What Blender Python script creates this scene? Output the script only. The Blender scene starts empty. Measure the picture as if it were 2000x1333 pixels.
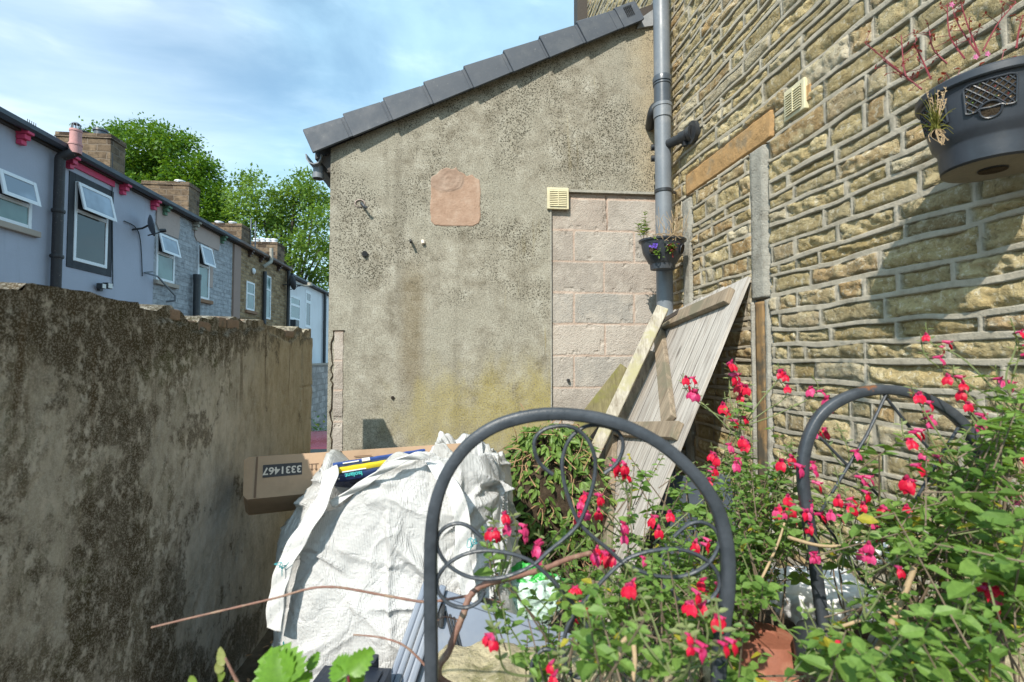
import bpy, bmesh, math, random
import numpy as np
from mathutils import Vector, Matrix

RND = random.Random(11)
C = bpy.context.scene.collection
V = Vector
PI = math.pi

# ------------------------------------------------------------------ camera model
F = 950.0                       # focal length in photo pixels (2000 px wide)
EYE = V((0.0, 0.0, 1.2))
PITCH = math.atan(33.5 / F)
CS, SN = math.cos(PITCH), math.sin(PITCH)


def ray(px, py):
    u = (px - 1000.0) / F
    v = (666.5 - py) / F
    return V((u, CS - v * SN, SN + v * CS))


def at(px, py, Y):
    r = ray(px, py)
    return EYE + r * (Y / r.y)


class Frame:
    """local x along a wall, local y into the wall, z up"""
    def __init__(s, origin, ang):
        s.o = V(origin); s.a = ang
        s.x = V((math.cos(ang), math.sin(ang), 0)); s.y = V((-math.sin(ang), math.cos(ang), 0))

    def px(s, px, py, off=0.0):
        r = ray(px, py)
        t = (s.o + s.y * off - EYE).dot(s.y) / r.dot(s.y)
        p = EYE + r * t - s.o
        return p.dot(s.x), p.z + 0.0

    def loc(s, p):
        d = V(p) - s.o
        return V((d.dot(s.x), d.dot(s.y), d.z))

    def root(s, name):
        o = bpy.data.objects.new(name, None); C.objects.link(o)
        o.empty_display_size = 0.1
        o.location = s.o; o.rotation_euler = (0, 0, s.a)
        return o


FE = Frame((0, 3.42, 0), math.atan(0.09))                    # rendered gable wall
FR = Frame((1.56, 0, 0), math.atan2(-1, 0.121))              # stone wall on the right
FL = Frame((-0.85, 0, 0), math.atan2(1, -0.105))             # mossy wall on the left
FH = Frame((-6.0, 0, 0), math.atan2(1, -0.116))              # terrace backs


# ------------------------------------------------------------------ object helpers
def tag(o, label=None, cat=None, group=None, kind=None):
    if label: o['label'] = label
    if cat: o['category'] = cat
    if group: o['group'] = group
    if kind: o['kind'] = kind
    return o


def empty(name, loc=(0, 0, 0), rot=None, label=None, cat=None, group=None):
    o = bpy.data.objects.new(name, None); C.objects.link(o)
    o.empty_display_size = 0.1
    o.location = loc
    if rot is not None:
        o.rotation_euler = rot
    return tag(o, label, cat, group)


class MB:
    def __init__(s):
        s.v = []; s.f = []; s.m = []; s.a = []

    def add(s, vs, fs, mi=0, var=0.5):
        n = len(s.v)
        s.v.extend([tuple(p) for p in vs])
        for f in fs:
            s.f.append(tuple(i + n for i in f)); s.m.append(mi); s.a.append(var)

    def box(s, lo, hi, mi=0, var=0.5):
        x0, y0, z0 = lo; x1, y1, z1 = hi
        vs = [(x0, y0, z0), (x1, y0, z0), (x1, y1, z0), (x0, y1, z0), (x0, y0, z1), (x1, y0, z1), (x1, y1, z1), (x0, y1, z1)]
        s.add(vs, [(0, 3, 2, 1), (4, 5, 6, 7), (0, 1, 5, 4), (1, 2, 6, 5), (2, 3, 7, 6), (3, 0, 4, 7)], mi, var)

    def bar(s, p, q, w, h, up=(0, 0, 1), mi=0, var=0.5):
        """square bar from p to q, w across, h along up"""
        p = V(p); q = V(q); d = (q - p).normalized()
        x = d.cross(V(up)).normalized(); y = x.cross(d).normalized()
        vs = []
        for c in (p, q):
            for a, b in ((-1, -1), (1, -1), (1, 1), (-1, 1)):
                vs.append(c + x * (a * w / 2) + y * (b * h / 2))
        s.add(vs, [(3, 2, 1, 0), (4, 5, 6, 7), (0, 1, 5, 4), (1, 2, 6, 5), (2, 3, 7, 6), (3, 0, 4, 7)], mi, var)

    def prism(s, poly, y0, y1, mi=0, var=0.5):
        """poly in (x,z), extruded along y from y0 (front) to y1"""
        n = len(poly)
        vs = [(x, y0, z) for x, z in poly] + [(x, y1, z) for x, z in poly]
        fs = [tuple(range(n)), tuple(range(2 * n - 1, n - 1, -1))]
        for i in range(n):
            j = (i + 1) % n
            fs.append((i, i + n, j + n, j))
        s.add(vs, fs, mi, var)

    def tube(s, pts, rad, seg=8, mi=0, var=0.5, closed=False, flat=None):
        pts = [V(p) for p in pts]; n = len(pts)
        if not isinstance(rad, (list, tuple)): rad = [rad] * n
        prev = None; rings = []
        for i, p in enumerate(pts):
            if closed: d = pts[(i + 1) % n] - pts[i - 1]
            else: d = pts[min(i + 1, n - 1)] - pts[max(i - 1, 0)]
            if d.length < 1e-9: d = V((0, 0, 1))
            d.normalize()
            if prev is None:
                a = V((0, 0, 1)) if abs(d.z) < 0.9 else V((1, 0, 0))
                x = d.cross(a).normalized()
            else:
                x = (prev - d * prev.dot(d)).normalized()
            prev = x; y = d.cross(x)
            rings.append([p + (x * math.cos(2 * PI * k / seg) + y * math.sin(2 * PI * k / seg)) * rad[i] for k in range(seg)])
        vs = [q for r in rings for q in r]; fs = []
        m = n if closed else n - 1
        for i in range(m):
            i2 = (i + 1) % n
            for k in range(seg):
                k2 = (k + 1) % seg
                fs.append((i * seg + k, i * seg + k2, i2 * seg + k2, i2 * seg + k))
        if not closed:
            fs.append(tuple(range(seg - 1, -1, -1))); fs.append(tuple((n - 1) * seg + k for k in range(seg)))
        s.add(vs, fs, mi, var)

    def lathe(s, prof, c=(0, 0, 0), seg=32, mi=0, var=0.5, a0=0.0, a1=2 * PI, sx=1.0, sy=1.0):
        full = abs(a1 - a0 - 2 * PI) < 1e-6
        k = seg if full else seg + 1
        vs = []
        for r, z in prof:
            for i in range(k):
                a = a0 + (a1 - a0) * i / seg
                vs.append((c[0] + r * math.cos(a) * sx, c[1] + r * math.sin(a) * sy, c[2] + z))
        fs = []
        for j in range(len(prof) - 1):
            for i in range(seg):
                i2 = (i + 1) % k
                fs.append((j * k + i, j * k + i2, (j + 1) * k + i2, (j + 1) * k + i))
        s.add(vs, fs, mi, var)

    def disc(s, c, r, n, seg=16, mi=0, var=0.5):
        n = V(n).normalized(); a = V((0, 0, 1)) if abs(n.z) < 0.9 else V((1, 0, 0))
        x = n.cross(a).normalized(); y = n.cross(x)
        s.add([V(c) + (x * math.cos(2 * PI * i / seg) + y * math.sin(2 * PI * i / seg)) * r for i in range(seg)], [tuple(range(seg))], mi, var)

    def leaf(s, base, d, up, L, W, var=0.5, mi=0, cup=0.18, droop=0.15):
        d = V(d).normalized(); up = V(up)
        x = d.cross(up)
        if x.length < 1e-4: x = d.cross(V((1, 0.3, 0.2)))
        x.normalize(); n = x.cross(d).normalized()
        b = V(base)
        m1 = b + d * (L * .36) - n * (cup * W * .6); m2 = b + d * (L * .72) - n * (cup * W * .5 + droop * L * .4)
        t = b + d * L - n * (droop * L)
        l1 = b + d * (L * .33) + x * (W * .48) + n * (cup * W * .5); r1 = b + d * (L * .33) - x * (W * .48) + n * (cup * W * .5)
        l2 = b + d * (L * .7) + x * (W * .38) - n * (droop * L * .3); r2 = b + d * (L * .7) - x * (W * .38) - n * (droop * L * .3)
        s.add([b, m1, m2, t, l1, r1, l2, r2], [(0, 1, 4), (0, 5, 1), (1, 2, 6, 4), (1, 5, 7, 2), (2, 3, 6), (2, 7, 3)], mi, var)

    def build(s, name, mats, parent=None, smooth=None, bevel=None, fix=False, sharp=None):
        me = bpy.data.meshes.new(name)
        me.from_pydata(s.v, [], s.f)
        if not isinstance(mats, (list, tuple)): mats = [mats]
        for m in mats: me.materials.append(m)
        me.polygons.foreach_set('material_index', s.m)
        at_ = me.attributes.new('var', 'FLOAT', 'FACE'); at_.data.foreach_set('value', s.a)
        if fix:
            b = bmesh.new(); b.from_mesh(me); bmesh.ops.recalc_face_normals(b, faces=b.faces); b.to_mesh(me); b.free()
        if smooth:
            me.polygons.foreach_set('use_smooth', [True] * len(me.polygons))
            me.set_sharp_from_angle(angle=math.radians(sharp or 45))
        me.update()
        o = bpy.data.objects.new(name, me); C.objects.link(o)
        if parent is not None: o.parent = parent
        if bevel:
            md = o.modifiers.new('edge', 'BEVEL'); md.width = bevel; md.segments = 2; md.limit_method = 'ANGLE'; md.angle_limit = math.radians(40)
        return o


def spline(pts, n=6, closed=False):
    """Catmull-Rom through points"""
    pts = [V(p) for p in pts]; out = []; N = len(pts)
    rng = range(N) if closed else range(N - 1)
    for i in rng:
        if closed: p0, p1, p2, p3 = pts[i - 1], pts[i], pts[(i + 1) % N], pts[(i + 2) % N]
        else: p0, p1, p2, p3 = pts[max(i - 1, 0)], pts[i], pts[i + 1], pts[min(i + 2, N - 1)]
        for k in range(n):
            t = k / n
            out.append(0.5 * ((2 * p1) + (p2 - p0) * t + (2 * p0 - 5 * p1 + 4 * p2 - p3) * t * t + (3 * p1 - p0 - 3 * p2 + p3) * t ** 3))
    if not closed: out.append(pts[-1])
    return out


# ------------------------------------------------------------------ numpy noise and grids
def _h(ix, iy, seed):
    n = (ix.astype(np.int64) * 374761393 + iy.astype(np.int64) * 668265263 + seed * 144269504) & 0xffffffff
    n = ((n ^ (n >> 13)) * 1274126177) & 0xffffffff
    n = ((n ^ (n >> 15)) * 2246822519) & 0xffffffff
    return ((n ^ (n >> 16)) & 0xffff) / 65535.0


def vn(x, y, seed=0):
    ix = np.floor(x); iy = np.floor(y); fx = x - ix; fy = y - iy
    fx = fx * fx * (3 - 2 * fx); fy = fy * fy * (3 - 2 * fy)
    a = _h(ix, iy, seed); b = _h(ix + 1, iy, seed); c = _h(ix, iy + 1, seed); d = _h(ix + 1, iy + 1, seed)
    return (a * (1 - fx) + b * fx) * (1 - fy) + (c * (1 - fx) + d * fx) * fy


def fbm(x, y, seed=0, octv=4, gain=.5):
    t = 0; a = 1.0; s = 0
    for i in range(octv):
        t = t + a * vn(x * 2 ** i + 17.3 * i, y * 2 ** i + 9.1 * i, seed + i * 7); s += a; a *= gain
    return t / s


def sstep(a, b, x):
    t = np.clip((x - a) / (b - a), 0, 1)
    return t * t * (3 - 2 * t)


def grid(name, X, Y, Z, mats, attrs=None, parent=None, flip=False, smooth=True, wrap=False):
    nr, nc = X.shape
    me = bpy.data.meshes.new(name)
    me.vertices.add(nr * nc)
    co = np.stack([X, Y, Z], -1).reshape(-1, 3).astype(np.float32)
    me.vertices.foreach_set('co', co.ravel())
    idx = np.arange(nr * nc).reshape(nr, nc)
    if wrap:
        idx = np.concatenate([idx, idx[:, :1]], 1)
    a = idx[:-1, :-1]; b = idx[:-1, 1:]; c = idx[1:, 1:]; d = idx[1:, :-1]
    q = np.stack([a, d, c, b] if flip else [a, b, c, d], -1).reshape(-1, 4)
    nf = len(q)
    me.loops.add(nf * 4); me.loops.foreach_set('vertex_index', q.ravel().astype(np.int32))
    me.polygons.add(nf); me.polygons.foreach_set('loop_start', np.arange(0, nf * 4, 4, dtype=np.int32))
    me.polygons.foreach_set('loop_total', np.full(nf, 4, dtype=np.int32))
    me.update(calc_edges=True)
    if smooth: me.polygons.foreach_set('use_smooth', np.ones(nf, dtype=bool))
    for k, arr in (attrs or {}).items():
        t = me.attributes.new(k, 'FLOAT', 'POINT'); t.data.foreach_set('value', arr.ravel().astype(np.float32))
    for m in (mats if isinstance(mats, (list, tuple)) else [mats]): me.materials.append(m)
    me.validate(); me.update()
    o = bpy.data.objects.new(name, me); C.objects.link(o)
    if parent is not None: o.parent = parent
    return o


# ------------------------------------------------------------------ node helpers
class NT:
    def __init__(s, name):
        s.mat = bpy.data.materials.new(name); s.mat.use_nodes = True
        s.t = s.mat.node_tree; s.p = s.t.nodes['Principled BSDF']; s.out = s.t.nodes['Material Output']
        s.co = s.n('ShaderNodeTexCoord').outputs['Object']

    def n(s, typ, ins=None, **kw):
        nd = s.t.nodes.new(typ)
        for k, v in kw.items(): setattr(nd, k, v)
        for k, v in (ins or {}).items():
            if hasattr(v, 'is_linked') or isinstance(v, bpy.types.NodeSocket): s.t.links.new(v, nd.inputs[k])
            else: nd.inputs[k].default_value = v
        return nd

    def map(s, sc, co=None, loc=(0, 0, 0), rot=(0, 0, 0)):
        return s.n('ShaderNodeMapping', {'Vector': co or s.co, 'Scale': sc, 'Location': loc, 'Rotation': rot}).outputs[0]

    def noise(s, scale, det=4, rough=.55, co=None, dist=0.0):
        return s.n('ShaderNodeTexNoise', {'Vector': co or s.co, 'Scale': scale, 'Detail': det, 'Roughness': rough, 'Distortion': dist}).outputs['Fac']

    def vor(s, scale, co=None, feature='F1', out='Distance', rnd=1.0):
        return s.n('ShaderNodeTexVoronoi', {'Vector': co or s.co, 'Scale': scale, 'Randomness': rnd}, feature=feature).outputs[out]

    def ramp(s, fac, stops, interp='LINEAR'):
        nd = s.n('ShaderNodeValToRGB', {'Fac': fac}); r = nd.color_ramp; r.interpolation = interp
        while len(r.elements) < len(stops): r.elements.new(0.5)
        for e, (p, c) in zip(r.elements, stops):
            e.position = p
            if not isinstance(c, (tuple, list)): c = (c, c, c)
            e.color = (c[0], c[1], c[2], 1)
        return nd.outputs['Color']

    def mix(s, fac, a, b, mode='MIX'):
        nd = s.t.nodes.new('ShaderNodeMix'); nd.data_type = 'RGBA'; nd.blend_type = mode; nd.clamp_factor = True
        for i, v in ((0, fac), (6, a), (7, b)):
            if isinstance(v, bpy.types.NodeSocket): s.t.links.new(v, nd.inputs[i])
            elif i == 0: nd.inputs[0].default_value = v
            else: nd.inputs[i].default_value = (v[0], v[1], v[2], 1) if isinstance(v, (tuple, list)) else (v, v, v, 1)
        return nd.outputs[2]

    def math(s, op, a, b=0.0, c=0.0, clamp=False):
        nd = s.t.nodes.new('ShaderNodeMath'); nd.operation = op; nd.use_clamp = clamp
        for i, v in enumerate((a, b, c)):
            if isinstance(v, bpy.types.NodeSocket): s.t.links.new(v, nd.inputs[i])
            else: nd.inputs[i].default_value = v
        return nd.outputs[0]

    def rng(s, v, a, b, c=0.0, d=1.0):
        return s.n('ShaderNodeMapRange', {'Value': v, 'From Min': a, 'From Max': b, 'To Min': c, 'To Max': d}, interpolation_type='SMOOTHSTEP').outputs[0]

    def attr(s, name):
        return s.n('ShaderNodeAttribute', attribute_name=name).outputs['Fac']

    def xyz(s, co=None):
        nd = s.n('ShaderNodeSeparateXYZ', {'Vector': co or s.co}); return nd.outputs

    def bump(s, h, dist=.002, strength=1.0, normal=None):
        ins = {'Height': h, 'Distance': dist, 'Strength': strength}
        if normal is not None: ins['Normal'] = normal
        return s.n('ShaderNodeBump', ins).outputs[0]

    def done(s, col=None, rough=None, normal=None, metal=None, spec=None):
        for k, v in (('Base Color', col), ('Roughness', rough), ('Normal', normal), ('Metallic', metal), ('Specular IOR Level', spec)):
            if v is None: continue
            if isinstance(v, bpy.types.NodeSocket): s.t.links.new(v, s.p.inputs[k])
            elif k == 'Base Color': s.p.inputs[k].default_value = (v[0], v[1], v[2], 1)
            else: s.p.inputs[k].default_value = v
        return s.mat


def simple(name, c, rough=.5, var=.25, sc=14, bump=.0006, dirt=None, metal=0, spec=.5, speck=None, bsc=None):
    m = NT(name)
    a = m.noise(sc, 6, .6); b = m.noise(sc * 9, 3, .6)
    f = m.math('ADD', m.math('MULTIPLY', a, .65), m.math('MULTIPLY', b, .35))
    lo = tuple(x * (1 - var) for x in c); hi = tuple(min(1, x * (1 + var)) for x in c)
    col = m.ramp(f, [(.3, lo), (.5, c), (.7, hi)])
    if dirt:
        col = m.mix(m.rng(m.noise(sc * .6, 7, .7), .5, .68), col, dirt)
    if speck:
        col = m.mix(m.rng(m.noise(sc * 5, 4, .7), .62, .7), col, speck)
    nrm = m.bump(m.noise(bsc or sc * 6, 5, .65), bump) if bump else None
    r = m.rng(a, .3, .7, max(0, rough - .1), min(1, rough + .1))
    return m.done(col, r, nrm, metal, spec)


def wood(name, light, dark, tint=None, g=(60, 60, 2.2), knots=True):
    m = NT(name)
    gv = m.map(g)
    a = m.noise(1.0, 6, .65, gv, .6); b = m.noise(4.0, 4, .6, gv)
    var = m.attr('var')
    f = m.math('ADD', m.math('MULTIPLY', a, .7), m.math('MULTIPLY', b, .3))
    col = m.ramp(f, [(.33, dark), (.47, tuple(.5 * (x + y) for x, y in zip(light, dark))), (.62, light)])
    col = m.mix(m.math('MULTIPLY', m.math('SUBTRACT', var, .3), .5, clamp=True), col, dark)
    if knots:
        k = m.vor(5.5, m.map((1.0, 1.0, .35)))
        col = m.mix(m.rng(k, .04, .13, .75, 0), col, tuple(x * .5 for x in dark))
    if tint:
        col = m.mix(m.rng(m.noise(5, 6, .7), .46, .62), col, tint)
    return m.done(col, .85, m.bump(f, .002))


def foliage(name, c1, c2, c3=None, trans=.35, rough=.5):
    m = NT(name)
    v = m.attr('var')
    st = [(0.0, c1), (.75, c2)] + ([(.9, c2), (1.0, c3)] if c3 else [])
    col = m.ramp(v, st)
    col = m.mix(m.math('MULTIPLY', m.rng(m.noise(160, 3, .6), .3, .7), .35), col, tuple(x * .55 for x in c1))
    m.done(col, rough, None, 0, .35)
    tr = m.n('ShaderNodeBsdfTranslucent', {'Color': m.mix(1.0, col, (1.5, 1.35, .5), 'MULTIPLY')})
    mx = m.n('ShaderNodeMixShader', {0: trans}); m.t.links.new(m.p.outputs[0], mx.inputs[1]); m.t.links.new(tr.outputs[0], mx.inputs[2])
    m.t.links.new(mx.outputs[0], m.out.inputs['Surface'])
    return m.mat
# ------------------------------------------------------------------ materials
def mat_render():
    m = NT('weathered_render'); x, y, z = m.xyz()
    n1 = m.noise(1.5, 4, .6); n2 = m.noise(8, 8, .72); n3 = m.noise(105, 5, .7); n4 = m.noise(260, 3, .6)
    col = m.ramp(n2, [(.34, (.185, .163, .122)), (.45, (.275, .25, .197)), (.57, (.36, .335, .272)), (.70, (.45, .428, .365))])
    col = m.mix(m.rng(n1, .42, .62, 0, .7), col, (.33, .31, .25))
    # smooth clean cement towards the stone wall, top right
    col = m.mix(m.math('MULTIPLY', m.rng(m.math('ADD', x, m.math('MULTIPLY', n1, .5)), 1.05, 1.35), m.rng(z, 2.0, 2.7), clamp=True), col, (.40, .33, .22))
    st = m.noise(1.0, 5, .6, m.map((7, 7, .7)))
    col = m.mix(m.rng(st, .52, .70, 0, .5), col, (.20, .18, .14))
    # broad brown damp streak below the bolts
    sx = m.math('ABSOLUTE', m.math('SUBTRACT', m.math('ADD', x, m.math('MULTIPLY', m.noise(3, 3), .12)), -.63))
    stk = m.math('MULTIPLY', m.rng(sx, .02, .13, 1, 0), m.math('MULTIPLY', m.rng(z, .7, 1.2), m.rng(z, 1.7, 1.95, 1, 0)))
    col = m.mix(m.math('MULTIPLY', stk, .5), col, (.17, .125, .06))
    col = m.mix(1.0, col, m.ramp(n3, [(.34, .50), (.5, 1.0), (.66, 1.30)]), 'MULTIPLY')
    # black lichen specks, in drifts
    den = m.noise(2.3, 5, .65, m.map((1, 1, 1), None, (3, 1, 5)))
    hi = m.rng(z, .9, 1.9)
    spk = m.math('LESS_THAN', m.vor(82, None), m.math('MULTIPLY', m.rng(den, .28, .62), m.math('MULTIPLY', .38, m.math('ADD', m.math('MULTIPLY', hi, .75), .25))))
    col = m.mix(m.math('MULTIPLY', spk, .8), col, (.05, .045, .032))
    spk2 = m.math('LESS_THAN', m.vor(48, m.map((1, 1, 1), None, (7, 2, 1))), m.math('MULTIPLY', m.rng(den, .36, .62), m.math('MULTIPLY', hi, .25)))
    col = m.mix(m.math('MULTIPLY', spk2, .85), col, (.05, .045, .03))
    bl = m.math('MULTIPLY', m.rng(m.noise(60, 6, .75), .53, .61), m.rng(den, .40, .58))
    col = m.mix(m.math('MULTIPLY', bl, .6), col, (.085, .075, .05))
    # pale chips
    ch = m.math('LESS_THAN', m.vor(45, m.map((1, 1, 1), None, (2, 9, 4))), .07)
    col = m.mix(ch, col, (.6, .56, .48))
    # yellow lichen low down
    yl = m.noise(3.2, 7, .68, m.map((1.0, 1, .55), None, (1.3, 0, .4)))
    zl = m.math('MULTIPLY', m.rng(z, .95, 1.40, 1, 0), m.math('MULTIPLY', m.rng(x, -1.1, -.6), m.rng(x, -1.0, .25, .65, 1)))
    ym = m.rng(m.math('ADD', yl, m.math('MULTIPLY', zl, .20)), .50, .76)
    ym = m.math('MULTIPLY', m.math('MULTIPLY', ym, zl), m.rng(n3, .34, .58, .15, 1), clamp=True)
    col = m.mix(m.math('MULTIPLY', ym, .66), col, (.37, .30, .055))
    ys = m.math('MULTIPLY', m.rng(m.noise(1.0, 4, .6, m.map((14, 14, 1.3))), .60, .68), m.math('MULTIPLY', m.rng(z, 1.2, 1.9, .9, .25), m.rng(x, -.3, .1)))
    col = m.mix(m.math('MULTIPLY', ys, .45), col, (.30, .22, .04))
    h = m.math('ADD', m.math('MULTIPLY', n3, .7), m.math('MULTIPLY', n4, .35))
    nr = m.bump(h, .006, 1.0)
    nr = m.bump(n2, .012, .6, nr)
    return m.done(col, .92, nr, 0, .25)


def mat_stone():
    m = NT('buff_sandstone'); mo = m.attr('mortar'); ti = m.attr('tint'); t2 = m.attr('tone')
    n1 = m.noise(9, 7, .7); n2 = m.noise(45, 6, .72); n3 = m.noise(170, 4, .6)
    ban = m.noise(1.0, 5, .65, m.map((9, 9, 60)), .8)
    base = m.ramp(ti, [(.0, (.46, .345, .155)), (.25, (.55, .45, .25)), (.5, (.48, .37, .175)), (.68, (.41, .345, .21)), (.84, (.45, .27, .115)), (.94, (.54, .47, .33)), (1, (.60, .53, .40))])
    col = m.mix(m.rng(n1, .42, .68), base, (.58, .48, .28))
    col = m.mix(m.rng(n1, .50, .36, 0, .5), col, (.42, .31, .15))
    col = m.mix(m.rng(ban, .5, .7, 0, .4), col, (.33, .23, .10))
    col = m.mix(m.math('MULTIPLY', m.rng(m.noise(6, 6, .72), .54, .66), .52), col, (.25, .195, .10))
    col = m.mix(m.rng(n2, .55, .66, 0, .62), col, (.23, .18, .10))
    col = m.mix(m.rng(n2, .48, .36, 0, .75), col, (.72, .65, .49))
    col = m.mix(1.0, col, m.ramp(t2, [(0, .78), (1, 1.15)]), 'MULTIPLY')
    mc = m.ramp(m.noise(14, 6, .7), [(.3, (.33, .29, .22)), (.55, (.45, .40, .315)), (.75, (.54, .49, .40))])
    mc = m.mix(m.rng(n2, .6, .72, 0, .45), mc, (.24, .21, .16))
    col = m.mix(mo, col, mc)
    h = m.math('ADD', m.math('MULTIPLY', n2, .8), m.math('MULTIPLY', n3, .3))
    k = m.math('ADD', m.math('MULTIPLY', m.math('SUBTRACT', 1.0, mo), .8), .22)
    nr = m.bump(m.math('MULTIPLY', h, k), .021, 1.0)
    return m.done(col, .92, nr, 0, .2)


def mat_mossy():
    m = NT('algae_stained_render'); x, y, z = m.xyz()
    n1 = m.noise(1.6, 6, .7); n2 = m.noise(10, 8, .76, m.map((1, 1, .55))); n3 = m.noise(34, 6, .74, m.map((1, 1, .7))); n4 = m.noise(240, 3, .6)
    # pale weathered cement
    col = m.ramp(n2, [(.36, (.26, .24, .20)), (.46, (.42, .395, .34)), (.56, (.56, .53, .47)), (.68, (.66, .635, .58))])
    far = m.rng(m.math('ADD', x, m.math('MULTIPLY', n1, .8)), 2.15, 2.75)
    # plain ochre float-finished cement at the far end
    col = m.mix(m.math('MULTIPLY', far, .75), col, m.ramp(n2, [(.35, (.34, .275, .175)), (.65, (.50, .43, .30))]))
    # pale grey washed streak low down in the middle
    wsh = m.math('MULTIPLY', m.math('MULTIPLY', m.rng(m.math('ADD', x, m.math('MULTIPLY', n1, .5)), 1.55, 1.95), m.rng(x, 2.5, 2.1)), m.rng(z, 1.0, .7))
    col = m.mix(m.math('MULTIPLY', wsh, .7), col, m.ramp(n2, [(.38, (.36, .35, .33)), (.6, (.56, .55, .53))]))
    # algae: black-green film, torn and streaky, heaviest near the camera, along the top and at the foot
    st = m.noise(1.0, 6, .68, m.map((9, 9, 1.1)))
    amt = m.math('ADD', m.rng(x, 2.3, 1.3, 0, .16), m.math('ADD', m.rng(z, 1.12, 1.34, 0, .15), m.rng(z, .38, .12, 0, .14)))
    alg = m.math('ADD', m.math('ADD', m.math('MULTIPLY', n1, .38), m.math('MULTIPLY', st, .22)), m.math('ADD', m.math('MULTIPLY', n2, .40), amt))
    alg = m.math('SUBTRACT', alg, m.math('MULTIPLY', wsh, .10))
    dk = m.math('MULTIPLY', m.rng(alg, .59, .675), m.rng(n3, .40, .54, .06, 1), clamp=True)
    film = m.ramp(n3, [(.35, (.065, .055, .037)), (.62, (.15, .13, .092))])
    film = m.mix(m.rng(m.noise(2.6, 5, .7, m.map((1, 1, 1), None, (4, 0, 2))), .50, .62), film, (.075, .075, .03))
    col = m.mix(m.math('MULTIPLY', dk, .93), col, film)
    dk2 = m.math('MULTIPLY', m.rng(m.math('ADD', m.math('MULTIPLY', m.noise(4.2, 6, .72, m.map((1, 1, .8), None, (2, 0, 7))), 1.0), amt), .64, .70), m.rng(n3, .34, .50, .2, 1))
    col = m.mix(m.math('MULTIPLY', dk2, .75), col, (.055, .042, .024))
    # brown run-down streaks from the broken top
    stv = m.noise(1.0, 5, .65, m.map((13, 13, .8), None, (3, 1, 0)))
    col = m.mix(m.math('MULTIPLY', m.math('MULTIPLY', m.rng(stv, .55, .64), .85), m.rng(z, .85, 1.25)), col, (.085, .06, .032))
    col = m.mix(m.math('MULTIPLY', m.rng(n4, .50, .60), .38), col, (.55, .52, .45))
    nr = m.bump(m.math('ADD', m.math('MULTIPLY', n3, .8), m.math('MULTIPLY', n4, .4)), .008, 1.0)
    nr = m.bump(n2, .014, .7, nr)
    return m.done(col, .95, nr, 0, .15)


def mat_block():
    m = NT('concrete_block'); v = m.attr('tint'); mo = m.attr('mortar')
    n1 = m.noise(7, 6, .72); n2 = m.noise(80, 5, .75); n3 = m.vor(130)
    col = m.ramp(v, [(0, (.40, .335, .285)), (.35, (.35, .31, .27)), (.6, (.44, .39, .34)), (.8, (.33, .31, .28)), (1, (.48, .42, .36))])
    col = m.mix(m.rng(n1, .42, .62, 0, .6), col, (.50, .45, .39))
    col = m.mix(m.rng(m.noise(3, 6, .7), .5, .64, 0, .5), col, (.27, .235, .20))
    col = m.mix(m.rng(n2, .56, .66, 0, .62), col, (.20, .175, .15))
    col = m.mix(m.rng(n3, .22, .08, 0, .4), col, (.62, .57, .50))
    mc = m.ramp(n1, [(.35, (.42, .315, .25)), (.6, (.50, .40, .33))])
    col = m.mix(mo, col, mc)
    return m.done(col, .95, m.bump(m.math('ADD', n2, m.math('MULTIPLY', n3, .5)), .006), 0, .15)


def mat_brick(name, c, mort, dark, w=.3, h=.1, paint=None):
    """rough coursed stone or brick, in the wall's own (x,z) plane"""
    m = NT(name); x, y, z = m.xyz()
    co = m.n('ShaderNodeCombineXYZ', {0: m.math('ADD', x, m.math('MULTIPLY', y, 1.0)), 1: z, 2: 0.0}).outputs[0]
    wob = m.n('ShaderNodeVectorMath', {0: co, 1: m.n('ShaderNodeVectorMath', {0: m.n('ShaderNodeTexNoise', {'Vector': m.co, 'Scale': 5.0}).outputs['Color'], 'Scale': .05}, operation='SCALE').outputs[0]}, operation='ADD').outputs[0]
    b = m.n('ShaderNodeTexBrick', {'Vector': wob, 'Color1': (0, 0, 0, 1), 'Color2': (1, 1, 1, 1), 'Scale': 1.0, 'Mortar Size': .012, 'Mortar Smooth': .3, 'Bias': 0.0, 'Brick Width': w, 'Row Height': h})
    n1 = m.noise(6, 6, .7)
    col = m.ramp(b.outputs['Color'], [(0, dark), (.5, c), (1, tuple(min(1, q * 1.35) for q in c))])
    col = m.mix(m.rng(n1, .4, .65, 0, .6), col, tuple(q * .55 for q in dark))
    col = m.mix(b.outputs['Fac'], col, mort)
    if paint:
        col = m.mix(m.rng(m.noise(3, 7, .7), .66, .45), col, m.mix(m.rng(m.noise(9, 6, .7), .4, .62), paint, tuple(q * .6 for q in paint)))
    hgt = m.math('SUBTRACT', m.math('MULTIPLY', m.noise(18, 6, .7), .8), b.outputs['Fac'])
    return m.done(col, .92, m.bump(hgt, .02), 0, .2)


def mat_housepaint(name, c, dirt, bs=.004):
    m = NT(name)
    n1 = m.noise(.9, 6, .65); n2 = m.noise(1.0, 5, .6, m.map((4, 4, .5)))
    col = m.mix(m.rng(n1, .4, .65, 0, .35), c, tuple(q * .78 for q in c))
    col = m.mix(m.rng(n2, .55, .75, 0, .45), col, dirt)
    return m.done(col, .85, m.bump(m.noise(30, 5, .7), bs), 0, .25)


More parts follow.
